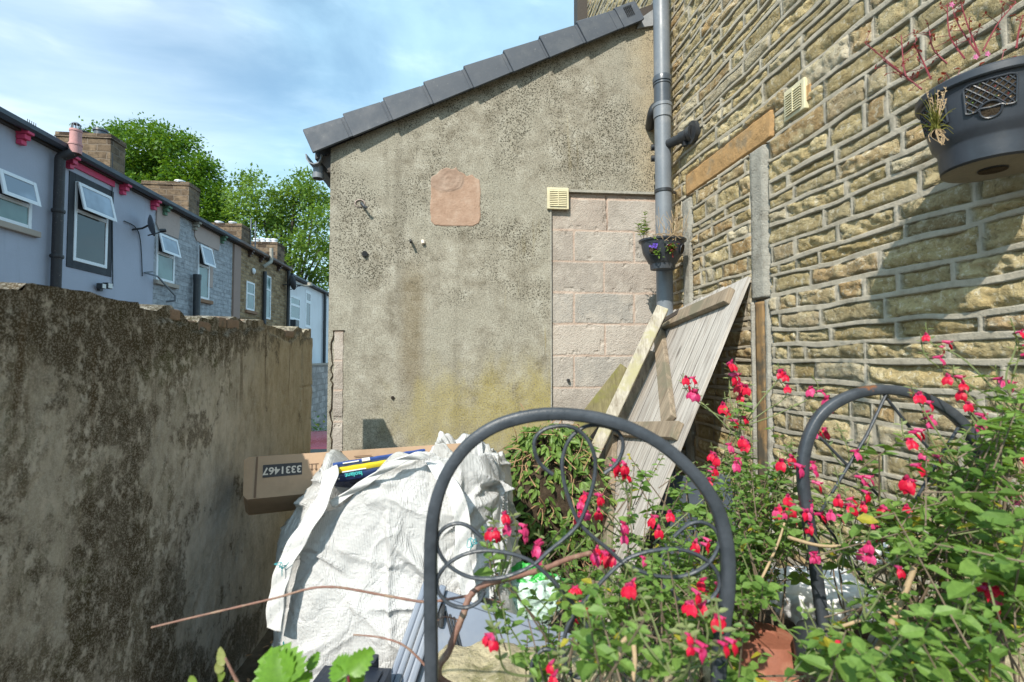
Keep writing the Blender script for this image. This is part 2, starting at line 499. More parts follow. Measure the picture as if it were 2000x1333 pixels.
def mat_bag():
    m = NT('woven_polypropylene'); x, y, z = m.xyz()
    w1 = m.n('ShaderNodeTexWave', {'Vector': m.co, 'Scale': 90.0, 'Distortion': .6, 'Detail': 1.0}, bands_direction='Z').outputs['Fac']
    w2 = m.n('ShaderNodeTexWave', {'Vector': m.co, 'Scale': 70.0, 'Distortion': .6, 'Detail': 1.0}, bands_direction='X').outputs['Fac']
    n1 = m.noise(4, 7, .7); n2 = m.noise(26, 6, .7)
    col = m.ramp(n1, [(.35, (.57, .57, .565)), (.6, (.68, .68, .675))])
    col = m.mix(m.math('MULTIPLY', m.rng(m.noise(5, 7, .75, m.map((1, 1, 1), None, (2, 5, 1))), .58, .72), .35), col, (.40, .36, .29))
    col = m.mix(m.math('MULTIPLY', m.attr('dirt'), m.rng(n2, .3, .6, .45, .95)), col, (.36, .345, .285))  # mask holds random dirt and the bag's painted side shade
    h = m.math('ADD', m.math('MULTIPLY', m.math('ADD', w1, w2), .12), m.math('MULTIPLY', m.math('ABSOLUTE', m.math('SUBTRACT', n2, .5)), 1.0))
    n5 = m.math('ABSOLUTE', m.math('SUBTRACT', m.noise(9, 4, .6, m.map((1, 1, .7)), 1.2), .5))
    nr = m.bump(h, .006, .9); nr = m.bump(m.math('MINIMUM', n5, .10), .028, .7, nr)
    m.done(col, .42, nr, 0, .4)
    tr = m.n('ShaderNodeBsdfTranslucent', {'Color': (.66, .66, .65, 1)})
    mx = m.n('ShaderNodeMixShader', {0: .12}); m.t.links.new(m.p.outputs[0], mx.inputs[1]); m.t.links.new(tr.outputs[0], mx.inputs[2])
    m.t.links.new(mx.outputs[0], m.out.inputs['Surface'])
    return m.mat


def mat_strap():
    m = NT('stitched_webbing'); v = m.attr('var')
    w = m.n('ShaderNodeTexWave', {'Vector': m.co, 'Scale': 60.0, 'Distortion': 1.0}, bands_direction='Z').outputs['Fac']
    col = m.ramp(m.noise(12, 6, .7), [(.3, (.56, .56, .55)), (.65, (.70, .70, .69))])
    col = m.mix(m.math('MULTIPLY', m.rng(w, .4, .6), .10), col, (.40, .40, .38))
    col = m.mix(m.rng(v, .6, .9, 0, .40), col, (.34, .36, .38))
    return m.done(col, .6, m.bump(m.noise(120, 3, .6), .0015), 0, .3)


def mat_glass(name, c, rough=.04, clear=.8):
    m = NT(name)
    col = m.mix(m.rng(m.noise(1.5, 3, .5), .4, .6), c, tuple(q * .6 for q in c))
    return m.done(col, rough, m.bump(m.noise(2.2, 2), .003, .4), 0, clear)


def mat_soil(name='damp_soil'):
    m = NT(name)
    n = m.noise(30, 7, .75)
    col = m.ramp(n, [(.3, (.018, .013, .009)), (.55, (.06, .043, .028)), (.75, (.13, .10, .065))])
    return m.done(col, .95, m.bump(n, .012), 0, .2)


def mat_ground():
    m = NT('littered_concrete')
    n1 = m.noise(3, 7, .7); n2 = m.noise(40, 6, .75)
    col = m.ramp(n1, [(.35, (.06, .05, .038)), (.55, (.14, .12, .09)), (.7, (.26, .235, .19))])
    col = m.mix(m.rng(n2, .55, .68), col, (.035, .028, .018))
    return m.done(col, .95, m.bump(n2, .01), 0, .2)


def mat_metal():
    m = NT('black_painted_iron')
    n = m.noise(22, 6, .7); n2 = m.noise(200, 3, .6)
    col = m.ramp(n, [(.35, (.030, .036, .044)), (.6, (.055, .063, .075))])
    v = m.attr('var')
    rust = m.math('MULTIPLY', m.rng(v, .6, .9), m.rng(m.noise(45, 5, .7), .50, .62))
    col = m.mix(rust, col, (.20, .075, .025))
    return m.done(col, .42, m.bump(n2, .0005), 0, .5)


M = {}
M['render'] = mat_render(); M['stone'] = mat_stone(); M['mossy'] = mat_mossy(); M['block'] = mat_block()
M['mortar'] = simple('pinkish_mortar', (.46, .36, .29), .95, .2, 20, .003)
M['pinkcem'] = simple('pink_patching_mortar', (.47, .29, .20), .95, .22, 9, .004, dirt=(.40, .27, .19))
M['lintel'] = simple('orange_sandstone', (.42, .25, .105), .92, .3, 10, .005, dirt=(.30, .22, .13), speck=(.55, .38, .2))
M['cement'] = simple('grey_cement_render', (.36, .34, .29), .95, .25, 18, .008, dirt=(.24, .22, .18))
M['rusty'] = wood('stained_orange_timber', (.40, .245, .10), (.17, .10, .05), (.10, .085, .06), (70, 70, 3))
M['tile'] = simple('grey_plastic_verge', (.075, .086, .104), .62, .12, 9, .0006, dirt=(.095, .105, .12), speck=(.13, .14, .15), spec=.25)
M['pvc'] = simple('grey_plastic_pipe', (.165, .185, .21), .42, .10, 7, .0002, dirt=(.24, .25, .265))
M['pvcdk'] = simple('dark_grey_plastic_socket', (.07, .085, .105), .35, .12, 9, .0002)
M['blackpl'] = simple('black_plastic', (.028, .031, .036), .38, .2, 12, .0003, dirt=(.05, .05, .05))
M['planter'] = simple('charcoal_plastic', (.038, .044, .055), .40, .18, 8, .0004, dirt=(.055, .058, .064))
M['cream'] = simple('cream_plastic', (.66, .60, .40), .4, .08, 9, .0002, dirt=(.56, .50, .33))
M['creamin'] = simple('dark_vent_slot', (.10, .09, .06), .8, .2)
M['lead'] = simple('lead_flashing', (.30, .31, .32), .5, .2, 10, .003)
M['darkwood'] = simple('dark_stained_timber', (.05, .04, .033), .7, .3, 12, .002)
M['gate'] = wood('silvered_gate_boards', (.56, .525, .48), (.20, .17, .145), None, (55, 55, 2.6))
M['rail'] = wood('brown_gate_rail', (.36, .29, .21), (.13, .095, .065), (.18, .16, .11), (40, 40, 3.0))
M['post'] = wood('mossy_post', (.50, .46, .38), (.20, .165, .12), (.38, .35, .20), (40, 40, 2.5))
M['mossplank'] = wood('green_mossy_plank', (.22, .19, .09), (.09, .075, .035), (.17, .16, .045), (40, 40, 2.5))
M['card'] = simple('brown_cardboard', (.42, .285, .185), .8, .08, 6, .0008, dirt=(.36, .245, .155))
M['carddk'] = simple('dark_box_print', (.045, .042, .045), .7, .1)
M['ink'] = simple('brown_box_ink', (.17, .105, .065), .8, .1)
M['white'] = simple('white_print', (.66, .58, .50), .7, .05)
M['blue'] = simple('blue_film', (.03, .07, .26), .3, .15, 8)
M['yellow'] = simple('yellow_film', (.75, .58, .03), .3, .1, 8)
M['navy'] = simple('navy_film', (.015, .03, .10), .3, .15, 8)
M['teal'] = simple('teal_print', (.03, .38, .36), .4, .1)
M['bag'] = mat_bag(); M['strap'] = mat_strap()
M['thread'] = simple('teal_thread', (.04, .30, .33), .6, .1)
M['greylid'] = simple('grey_blue_plastic', (.20, .235, .30), .33, .08, 5, .0003, dirt=(.25, .275, .32))
M['crate'] = simple('navy_black_plastic', (.018, .024, .038), .4, .2, 10, .0004)
M['greenbag'] = simple('green_plastic_film', (.05, .40, .07), .28, .2, 12, .003, spec=.6)
M['palebag'] = simple('pale_green_plastic_film', (.50, .66, .58), .28, .1, 12, .004, spec=.6)
M['foam'] = simple('white_polystyrene', (.86, .86, .86), .6, .03, 60, .002)
M['terra'] = simple('terracotta', (.27, .095, .055), .8, .18, 12, .002, dirt=(.38, .18, .11))
M['iron'] = mat_metal()
M['soil'] = mat_soil(); M['ground'] = mat_ground()
M['rock'] = simple('mossy_sandstone', (.42, .36, .23), .95, .3, 12, .010, dirt=(.16, .15, .06), speck=(.45, .41, .3))
M['slate'] = simple('lichened_slate', (.22, .225, .21), .9, .3, 20, .006, dirt=(.34, .31, .22))
M['twig'] = simple('reddish_bramble_bark', (.22, .115, .085), .7, .3, 40, .001, dirt=(.33, .24, .16))
M['stem'] = simple('grey_brown_stem', (.17, .125, .085), .8, .3, 40, .0006)
M['straw'] = simple('dry_straw_stem', (.40, .29, .17), .8, .3, 30, .001)
M['redstem'] = simple('red_stem', (.20, .03, .04), .6, .25, 40, .0004)
M['sage'] = foliage('sage_leaf', (.095, .195, .038), (.21, .35, .08), (.46, .40, .04), .38)
M['sageshoot'] = foliage('pale_sage_shoot', (.15, .20, .08), (.28, .33, .14), None, .3)
M['bramble'] = foliage('bramble_leaf', (.085, .21, .018), (.16, .33, .03), (.28, .29, .10), .35, .4)
M['hedge'] = foliage('wilting_hedge_leaf', (.085, .16, .03), (.20, .315, .07), (.30, .24, .08), .25)
M['deadstem'] = simple('brown_cut_stem', (.36, .22, .12), .85, .4, 25, .001, dirt=(.11, .06, .03))
M['treeleaf'] = foliage('tree_leaf', (.05, .125, .015), (.15, .285, .03), (.23, .35, .05), .35)
M['treeleaf2'] = foliage('pale_tree_leaf', (.10, .19, .03), (.20, .33, .07), (.28, .39, .10), .4)
M['bark'] = simple('grey_bark', (.09, .075, .055), .95, .3, 8, .02)
M['grass'] = foliage('yellow_grass', (.15, .17, .03), (.34, .33, .08), None, .4)
M['redleaf'] = foliage('red_herb_leaf', (.22, .03, .035), (.36, .06, .07), (.45, .12, .16), .35)
M['pinkpet'] = foliage('pink_petal', (.60, .10, .36), (.72, .25, .50), None, .3)
M['violet'] = foliage('violet_petal', (.10, .05, .5), (.22, .14, .66), None, .3)
M['red'] = foliage('scarlet_petal', (.56, .006, .035), (.74, .014, .065), None, .3, .45)
M['magenta'] = foliage('magenta_petal', (.55, .02, .13), (.74, .09, .27), None, .3, .45)
M['calyx'] = foliage('dusky_calyx', (.10, .11, .05), (.16, .10, .08), None, .2)
# terrace
M['bluewall'] = mat_housepaint('blue_grey_masonry_paint', (.42, .44, .52), (.30, .31, .36))
M['whitewall'] = mat_housepaint('white_masonry_paint', (.78, .80, .83), (.55, .55, .54))
M['greywall'] = mat_brick('grey_painted_stone', (.46, .475, .50), (.42, .435, .46), (.29, .30, .32), .30, .10, (.44, .46, .49))
M['brownwall'] = mat_brick('brown_coursed_stone', (.35, .25, .145), (.32, .25, .17), (.22, .145, .075), .28, .10)
M['chim'] = mat_brick('sooty_chimney_stone', (.20, .145, .095), (.21, .165, .125), (.065, .045, .032), .33, .14)
M['pinkren'] = simple('pinkish_render', (.42, .335, .30), .9, .12, 3, .004)
M['tanren'] = simple('tan_pilaster_paint', (.31, .225, .19), .9, .12, 3, .004)
M['slateroof'] = simple('slate_roof', (.07, .072, .08), .8, .25, 4, .01)
M['gutter'] = simple('dark_plastic_gutter', (.045, .055, .075), .45, .2, 4, .0005)
M['brgutter'] = simple('brown_gutter', (.085, .05, .04), .5, .2, 4, .0005)
M['pinkpaint'] = simple('bright_pink_paint', (.62, .055, .14), .6, .12, 6, .001)
M['greenpaint'] = simple('green_paint', (.10, .20, .13), .7, .2, 8, .001)
M['palepink'] = simple('faded_pink_clay', (.52, .27, .26), .8, .2, 6, .002, dirt=(.45, .33, .30))
M['blackpaint'] = simple('black_window_surround', (.030, .034, .042), .7, .25, 5, .003)
M['blackpipe'] = simple('flaking_black_iron', (.028, .024, .026), .6, .3, 8, .002, speck=(.20, .15, .14))
M['upvc'] = simple('white_window_plastic', (.72, .74, .77), .35, .04, 6, .0002)
M['sill'] = simple('stone_sill', (.38, .32, .27), .9, .15, 8, .003)
M['brownsill'] = simple('brown_stone_sill', (.26, .15, .09), .9, .25, 8, .004)
M['glass'] = mat_glass('dark_window_glass', (.02, .03, .03))
M['glassb'] = mat_glass('pale_blinded_glass', (.13, .22, .21), .10)
M['glasssky'] = mat_glass('frosted_sky_glass', (.34, .42, .52), .18)
M['dish'] = simple('grey_dish', (.09, .10, .12), .6, .15, 5)
M['paleblock'] = mat_brick('pale_concrete_blocks', (.40, .36, .34), (.36, .32, .30), (.33, .30, .28), .45, .225)
M['carpaint'] = simple('maroon_car_paint', (.12, .025, .045), .3, .1, 3, 0)
M['tyre'] = simple('tyre_rubber', (.02, .02, .02), .85, .2, 10)
M['rimm'] = simple('wheel_alloy', (.45, .45, .46), .35, .1, 10, 0, metal=.8)
M['lampr'] = simple('red_lamp_lens', (.4, .01, .01), .2, .1, 10, 0)
M['lamp'] = simple('pale_lamp_lens', (.6, .6, .58), .15, .1, 10, 0)
# ------------------------------------------------------------------ ground
def ground():
    xs = np.concatenate([np.array([-400, -120, -50, -25]), np.linspace(-12, 6, 60), np.array([12, 30, 120, 400])])
    ys = np.concatenate([np.array([-300, -60, -12]), np.linspace(-4, 14, 80), np.array([20, 40, 90, 200, 700])])
    X, Y = np.meshgrid(xs, ys)
    Z = -1.7 * sstep(3.0, 5.6, Y) + .018 * (fbm(X * 4, Y * 4, 3) - .5) * (np.abs(X) < 8)
    o = grid('ground', X, Y, Z, M['ground'])
    tag(o, kind='structure')


ground()


# ------------------------------------------------------------------ rendered gable end of the lean-to
def mat_patch():
    m = NT('pink_patching_mortar'); n = m.noise(11, 7, .72); n2 = m.noise(60, 5, .7)
    col = m.ramp(n, [(.35, (.32, .21, .15)), (.52, (.39, .265, .195)), (.68, (.45, .33, .255))])
    col = m.mix(m.math('MULTIPLY', m.attr('smear'), .7), col, m.ramp(n, [(.35, (.27, .19, .145)), (.65, (.36, .27, .215))]))
    col = m.mix(m.rng(n2, .58, .68, 0, .4), col, (.24, .16, .11))
    return m.done(col, .95, m.bump(n2, .004), 0, .15)


def gable():
    P = FE.px
    root = FE.root('lean_to_outbuilding')
    tag(root, 'pale weathered rendered gable wall with sloping grey verge tiles', 'outbuilding')
    xl = P(642, 600)[0]; xr = P(1318, 500)[0]
    zl = P(642, 290)[1]; zr = P(1318, 14)[1]
    xd, zd = P(1076, 376)
    b = MB()
    b.prism([(xl, -2.2), (xl, zl), (xd, zl + (zr - zl) * (xd - xl) / (xr - xl)), (xd, -2.2)], 0, .22)
    b.prism([(xd, zd + .004), (xd, zl + (zr - zl) * (xd - xl) / (xr - xl)), (xr + .1, zr + .03), (xr + .1, zd + .004)], 0, .22)
    b.build('wall', M['render'], root, fix=True)
    # side wall running away down the lane, roof slab, fascia
    s = MB(); s.box((xl + .01, .22, -2.2), (xl + .2, 2.4, zl - .05)); s.build('side_wall', M['render'], root)
    sl = math.atan2(zr - zl, xr - xl)
    r = MB(); r.prism([(xl - .12, zl - .06), (xl - .12, zl + .02), (xr + .1, zr + .10), (xr + .1, zr + .02)], .05, 2.5)
    r.build('roof', M['slateroof'], root, fix=True)
    f = MB(); f.box((xl - .03, .02, zl - .16), (xl - .005, 2.4, zl - .03)); f.prism([(xl - .10, zl - .05), (xl - .003, zl - .05), (xl - .003, zl - .17)], .01, .06)
    f.build('fascia', M['darkwood'], root, fix=True)
    # verge tiles
    starts = [(606, 283), (683, 253), (760, 222), (838, 191), (915, 160), (991, 129), (1060, 101), (1131, 72), (1207, 43)]
    pts = [V((P(a, c)[0], 0, P(a, c)[1])) for a, c in starts]
    tdir = (pts[-1] - pts[0]).normalized(); nd = V((-tdir.z, 0, tdir.x))
    prof = [(-.14, .080), (-.02, .088), (.028, .086), (.043, .074), (.050, .03), (.054, -.03), (.060, -.088), (.050, -.094), (.040, -.088)]
    base0 = pts[0]
    for i in range(8):
        a = (pts[i] - base0).dot(tdir); e = (pts[i + 1] - base0).dot(tdir) + (.05 if i < 7 else 0)
        L = e - a
        mb = MB(); rings = []
        for t, sc, oo in ((0, 1.0, .014), (.004, 1.05, .018), (.78 * L, .93, .002), (.785 * L, .90, -.002), (.80 * L, .90, -.002), (.805 * L, .925, .001), (L, .90, -.003)):
            c = base0 + tdir * (a + t)
            rings.append([c + nd * (n * sc) + V((0, -(o_ + oo), 0)) for o_, n in prof])
        vs = [q for r_ in rings for q in r_]; k = len(prof); fs = []
        for j in range(len(rings) - 1):
            for q in range(k - 1):
                fs.append((j * k + q, j * k + q + 1, (j + 1) * k + q + 1, (j + 1) * k + q))
        fs.append(tuple(range(k))); fs.append(tuple(range(len(rings) * k - 1, (len(rings) - 1) * k - 1, -1)))
        mb.add(vs, fs)
        mb.build('verge_tile', M['tile'], root, smooth=True, fix=True, sharp=28)
    # end cap with vent grid
    a = (pts[8] - base0).dot(tdir); cap = MB(); c0 = base0 + tdir * (a - .01); rings = []
    for t, sc in ((0, .98), (.145, .96), (.165, .88)):
        rings.append([c0 + tdir * t + nd * (n * sc) + V((0, -(o_ + .006), 0)) for o_, n in prof])
    vs = [q for r_ in rings for q in r_]; k = len(prof); fs = []
    for j in range(2):
        for q in range(k - 1): fs.append((j * k + q, j * k + q + 1, (j + 1) * k + q + 1, (j + 1) * k + q))
    fs.append(tuple(range(k))); fs.append(tuple(range(3 * k - 1, 2 * k - 1, -1)))
    cap.add(vs, fs); co = cap.build('verge_end_cap', M['tile'], root, smooth=True, fix=True, sharp=30)
    g = MB()
    gc = c0 + tdir * .085 + nd * .012 + V((0, -.062, 0))
    for i in range(3):
        for j in range(5):
            p = gc + nd * ((i - 1) * .027) + tdir * ((j - 2) * .013)
            g.bar(p - nd * .010, p + nd * .010, .006, .010, up=(0, 1, 0))
    g.build('vent_grid', M['blackpl'], co)
    fl = MB()
    x0, z0 = P(1243, 48); x1, z1 = P(1290, 30)
    fl.prism([(x0, z0 - .04), (x0 + .02, z0 + .03), (x1 - .03, z1 + .05), (x1 + .1, z1 + .02), (x1 + .1, z1 - .06)], -.02, .02)
    fl.build('lead_flashing', M['lead'], root, fix=True)
    ab = MB(); x0, z0 = P(1240, 32); x1, z1 = P(1300, 8)
    ab.bar((x0, .08, z0 + .01), (x1 + .1, .08, z1 + .05), .1, .09, up=(0, 0, 1)); ab.build('abutment_board', M['darkwood'], root)
    # gutter end and outlet
    gx, gz = P(614, 312); g = MB()
    prof = [(-.055, .03), (-.05, -.005), (-.03, -.033), (0, -.042), (.03, -.033), (.05, -.005), (.055, .03), (.047, .03), (.042, 0), (.026, -.026), (0, -.034), (-.026, -.026), (-.042, 0), (-.047, .03)]
    g.prism([(gx + p[0], gz + p[1]) for p in prof], -.02, 2.4)
    gu = g.build('gutter', M['pvc'], root, smooth=True, fix=True, sharp=30)
    o = MB(); o.lathe([(.034, .0), (.034, -.05), (.038, -.052), (.038, -.085), (.030, -.085), (.030, 0)], (gx + .012, .05, gz - .03), 20)
    o.build('outlet', M['pvc'], gu, smooth=True, sharp=30)
    # pink mortar patch
    pc = [(840, 352), (842, 345), (852, 340), (860, 331), (872, 327), (884, 330), (891, 326), (897, 334), (906, 338), (912, 344), (922, 340), (930, 347), (938, 352), (940, 372), (939, 400), (940, 425), (936, 438), (925, 444), (900, 443), (875, 444), (850, 442), (841, 434), (839, 410), (841, 380)]
    pp = [P(*q) for q in pc]
    gx = np.linspace(min(q[0] for q in pp) - .02, max(q[0] for q in pp) + .02, 170); gz = np.linspace(min(q[1] for q in pp) - .02, max(q[1] for q in pp) + .02, 200)
    SX, SZ = np.meshgrid(gx, gz); PX = SX + .006 * (fbm(SX * 60, SZ * 60, 3, 3) - .5); PZ = SZ + .008 * (fbm(SX * 50, SZ * 50, 8, 3) - .5)
    inside = np.zeros(SX.shape, bool); dist = np.full(SX.shape, 9.0)
    for i_ in range(len(pp)):
        (ax, az), (bx, bz) = pp[i_], pp[(i_ + 1) % len(pp)]
        cr_ = ((az > PZ) != (bz > PZ)) & (PX < (bx - ax) * (PZ - az) / (bz - az + 1e-12) + ax); inside ^= cr_
        t_ = np.clip(((PX - ax) * (bx - ax) + (PZ - az) * (bz - az)) / ((bx - ax) ** 2 + (bz - az) ** 2 + 1e-12), 0, 1); dist = np.minimum(dist, np.hypot(PX - ax - t_ * (bx - ax), PZ - az - t_ * (bz - az)))
    sd = np.where(inside, dist, -dist)
    cx, cz = P(872, 350); rad_ = np.hypot((SX - cx), (SZ - cz) * 1.25)
    swirl = .0007 * np.sin(rad_ * 120 + np.arctan2(SZ - cz, SX - cx) * 1.0 + 9 * fbm(SX * 12, SZ * 12, 4, 3)) * (rad_ < .14) * sstep(.14, .11, rad_)
    HH = -.004 + .0085 * sstep(-.002, .010, sd) + .0035 * (fbm(SX * 18, SZ * 18, 6, 4) - .5) + swirl + .0022 * sstep(.125, .115, rad_ + .02 * (fbm(SX * 20, SZ * 20, 2, 3) - .5)) * (sd > .004)
    sm = sstep(.13, .115, rad_ + .03 * (fbm(SX * 14, SZ * 14, 2, 3) - .5))
    grid('mortar_patch', SX, -HH, SZ, [mat_patch()], {'smear': sm}, root)
    # doorway filled with concrete blocks
    rows = [376, 450, 511, 572, 633, 695, 757, 819, 881, 943, 1005, 1070]
    joints = [[1187], [1122, 1240], [1181], [1122, 1240], [1183], [1122, 1240], [1186], [1124, 1242], [1183], [1122, 1240], [1182]]
    zl_ = np.array([P(1180, r_)[1] for r_ in rows])
    def field(gx, gz, jl, zrow, seed, left=None):
        SX, SZ = np.meshgrid(gx, gz)
        wx = SX + .004 * (vn(SX * 14, SZ * 14, seed) - .5); wz = SZ + .004 * (vn(SX * 12 + 9, SZ * 12, seed + 1) - .5)
        kk = np.clip(len(zrow) - 2 - (np.searchsorted(zrow[::-1], wz) - 1), 0, len(zrow) - 2)
        dz = np.minimum(np.abs(zrow[kk] - wz), np.abs(wz - zrow[kk + 1])); dx = np.full(SX.shape, 9.0); bid = kk * 10
        for q in range(len(zrow) - 1):
            for n_, jx in enumerate(jl[q]):
                mk = kk == q; dx = np.where(mk, np.minimum(dx, np.abs(wx - jx)), dx); bid = np.where(mk & (wx > jx), bid + 1, bid)
        e = np.minimum(dz, dx) - .0055 - .004 * fbm(SX * 40, SZ * 40, seed + 2, 3) * (vn(SX * 7, SZ * 7, seed + 3) > .45)
        mo = 1 - sstep(-.001, .0025, e); tn = _h(bid, bid * 0 + 3, seed)
        chip = .006 * sstep(.62, .74, fbm(SX * 16, SZ * 16, seed + 5, 4)) * (e < .03)
        Hh = -.018 + .003 * (tn - .5) + .0025 * (fbm(SX * 50, SZ * 50, seed + 6, 3) - .5) - chip
        Hm = -.020 + .006 * (fbm(SX * 22, SZ * 22, seed + 7, 4) - .5)
        return SX, SZ, Hh * (1 - mo) + Hm * mo, mo, tn
    gx = np.linspace(xd + .001, xr + .06, 330); gz = np.linspace(-.3, zd + .004, 560)
    SX, SZ, HH, mo, tn = field(gx, gz, [[P(j_, rows[q])[0] for j_ in joints[q]] for q in range(11)], zl_, 5)
    top = sstep(zl_[0] - .052, zl_[0] - .046, SZ + .004 * vn(SX * 20, SX * 0, 3)); mo = np.maximum(mo, top); HH = HH - .006 * top
    # cracked perpend in the top course
    ck = np.exp(-((SX - P(1186, 410)[0] - .012 * (fbm(SZ * 12, SZ * 0, 4, 3) - .5) + .02 * (SZ - zl_[0])) / .0035) ** 2) * (SZ > zl_[1]) * (SZ < zl_[0] - .02); HH = HH - .02 * ck
    grid('block_infill', SX, -HH, SZ, [M['block']], {'mortar': mo, 'tint': tn}, root)
    b = MB(); b.box((xd - .03, -.006, zd + .006), (xr + .1, .1, zd + .024)); b.box((xd - .006, -.004, -.3), (xd + .003, .03, zd + .005)); b.build('steel_lintel', M['cement'], root)
    # exposed blocks along the cracked corner
    x0, z1 = P(651, 648); x1, z0 = P(670, 900); rr = random.Random(8)
    zz = [z1, P(651, 704)[1], P(651, 763)[1], P(651, 824)[1], P(651, 900)[1]]
    SX, SZ, HH, mo, tn = field(np.linspace(x0, x1, 40), np.linspace(zz[4], z1, 260), [[], [], [], []], np.array(zz), 19)
    HH = HH + .024; ed = np.minimum(SX - x0, x1 - SX) - .012 * fbm(SZ * 22, SX * 9, 12, 4); HH = np.where(ed < 0, -.006, HH)
    grid('exposed_block_strip', SX, -HH, SZ, [M['block']], {'mortar': mo, 'tint': tn * .5}, root)
    cr = MB(); z = z1; pts = [(x1, -.004, z1 + .006), (x0, -.004, z1 + .004)]
    while z > zz[4]:
        z -= rr.uniform(.02, .05); pts.append((x0 - .006 + rr.uniform(-.012, .010), -.003, z))
    cr.tube(pts, [.0035 + rr.uniform(0, .003) for _ in pts], 5); cr.build('plaster_crack', M['soil'], root)
    # grille
    def grille(fr, parent, x0, x1, z0, z1, name='air_vent'):
        g = MB(); d = .022
        g.box((x0, -d, z0), (x1, 0.002, z1), 0); o = None
        fw = .018
        o = g.build(name, M['cream'], parent, bevel=.004)
        q = MB(); q.box((x0 + fw, -d - .001, z0 + fw), (x1 - fw, -d + .004, z1 - fw)); q.build('vent_recess', M['creamin'], o)
        q = MB(); n = 9
        for i in range(n):
            z = z0 + fw + (z1 - z0 - 2 * fw) * (i + .5) / n
            q.add([(x0 + fw, -d - .002, z + .004), (x1 - fw, -d - .002, z + .004), (x1 - fw, -d - .008, z - .004), (x0 + fw, -d - .008, z - .004)], [(0, 1, 2, 3)])
            q.box((x0 + fw, -d - .008, z - .006), (x1 - fw, -d - .002, z - .003))
        q.box(((x0 + x1) / 2 - .0025, -d - .0095, z0 + fw), ((x0 + x1) / 2 + .0025, -d - .001, z1 - fw))
        q.build('vent_louvre', M['cream'], o)
        return o
    x0, z1 = P(1068, 368); x1, z0 = P(1110, 411)
    grille(FE, root, x0, x1, z0, z1)
    gable.grille = grille
    # old fixings
    def stub(px, py, r, L, mat='blackpl', name='pipe_stub', dz=-.02):
        x, z = P(px, py); b = MB()
        b.tube([(x, .01, z), (x, -L * .6, z), (x + .004, -L, z + dz)], [r, r, r * .9], 12); pass
        b.build(name, M[mat], root, smooth=True)
    x, z = P(712, 407); b = MB()
    b.tube(spline([(x - .02, .01, z + .028), (x - .015, -.03, z + .026), (x + .004, -.055, z + .004), (x + .018, -.055, z - .014), (x + .026, -.05, z - .006)], 5), .008, 8)
    b.build('iron_hook', M['iron'], root, smooth=True)
    x, z = P(703, 398); b = MB(); b.lathe([(0, -.006), (.03, -.005), (.036, 0), (.03, .004)], (0, 0, 0), 14)
    mb = MB(); mb.v = [(p[0] + x, -.004 - p[2], p[1] * .8 + z) for p in b.v]; mb.f = b.f; mb.m = b.m; mb.a = b.a
    mb.build('plaster_dab', M['pinkren'], root, smooth=True)
    stub(803, 472, .009, .06); stub(826, 472, .013, .016, 'white', 'pipe_clip'); stub(713, 497, .021, .02, 'blackpl', 'capped_pipe', 0)
    stub(767, 777, .012, .012, 'darkwood', 'drilled_hole', 0); stub(1016, 806, .014, .035, 'blackpl', 'pipe_stub', -.012); stub(1110, 743, .011, .012, 'blackpl', 'capped_pipe', 0)
    # thin crack beside the doorway
    pts = [P(1034, 800), (P(1036, 812)), P(1060, 806)]
    b = MB(); b.tube([(p[0], -.0005, p[1]) for p in pts], .0022, 5); b.build('plaster_crack', M['soil'], root)
    return root


gable()


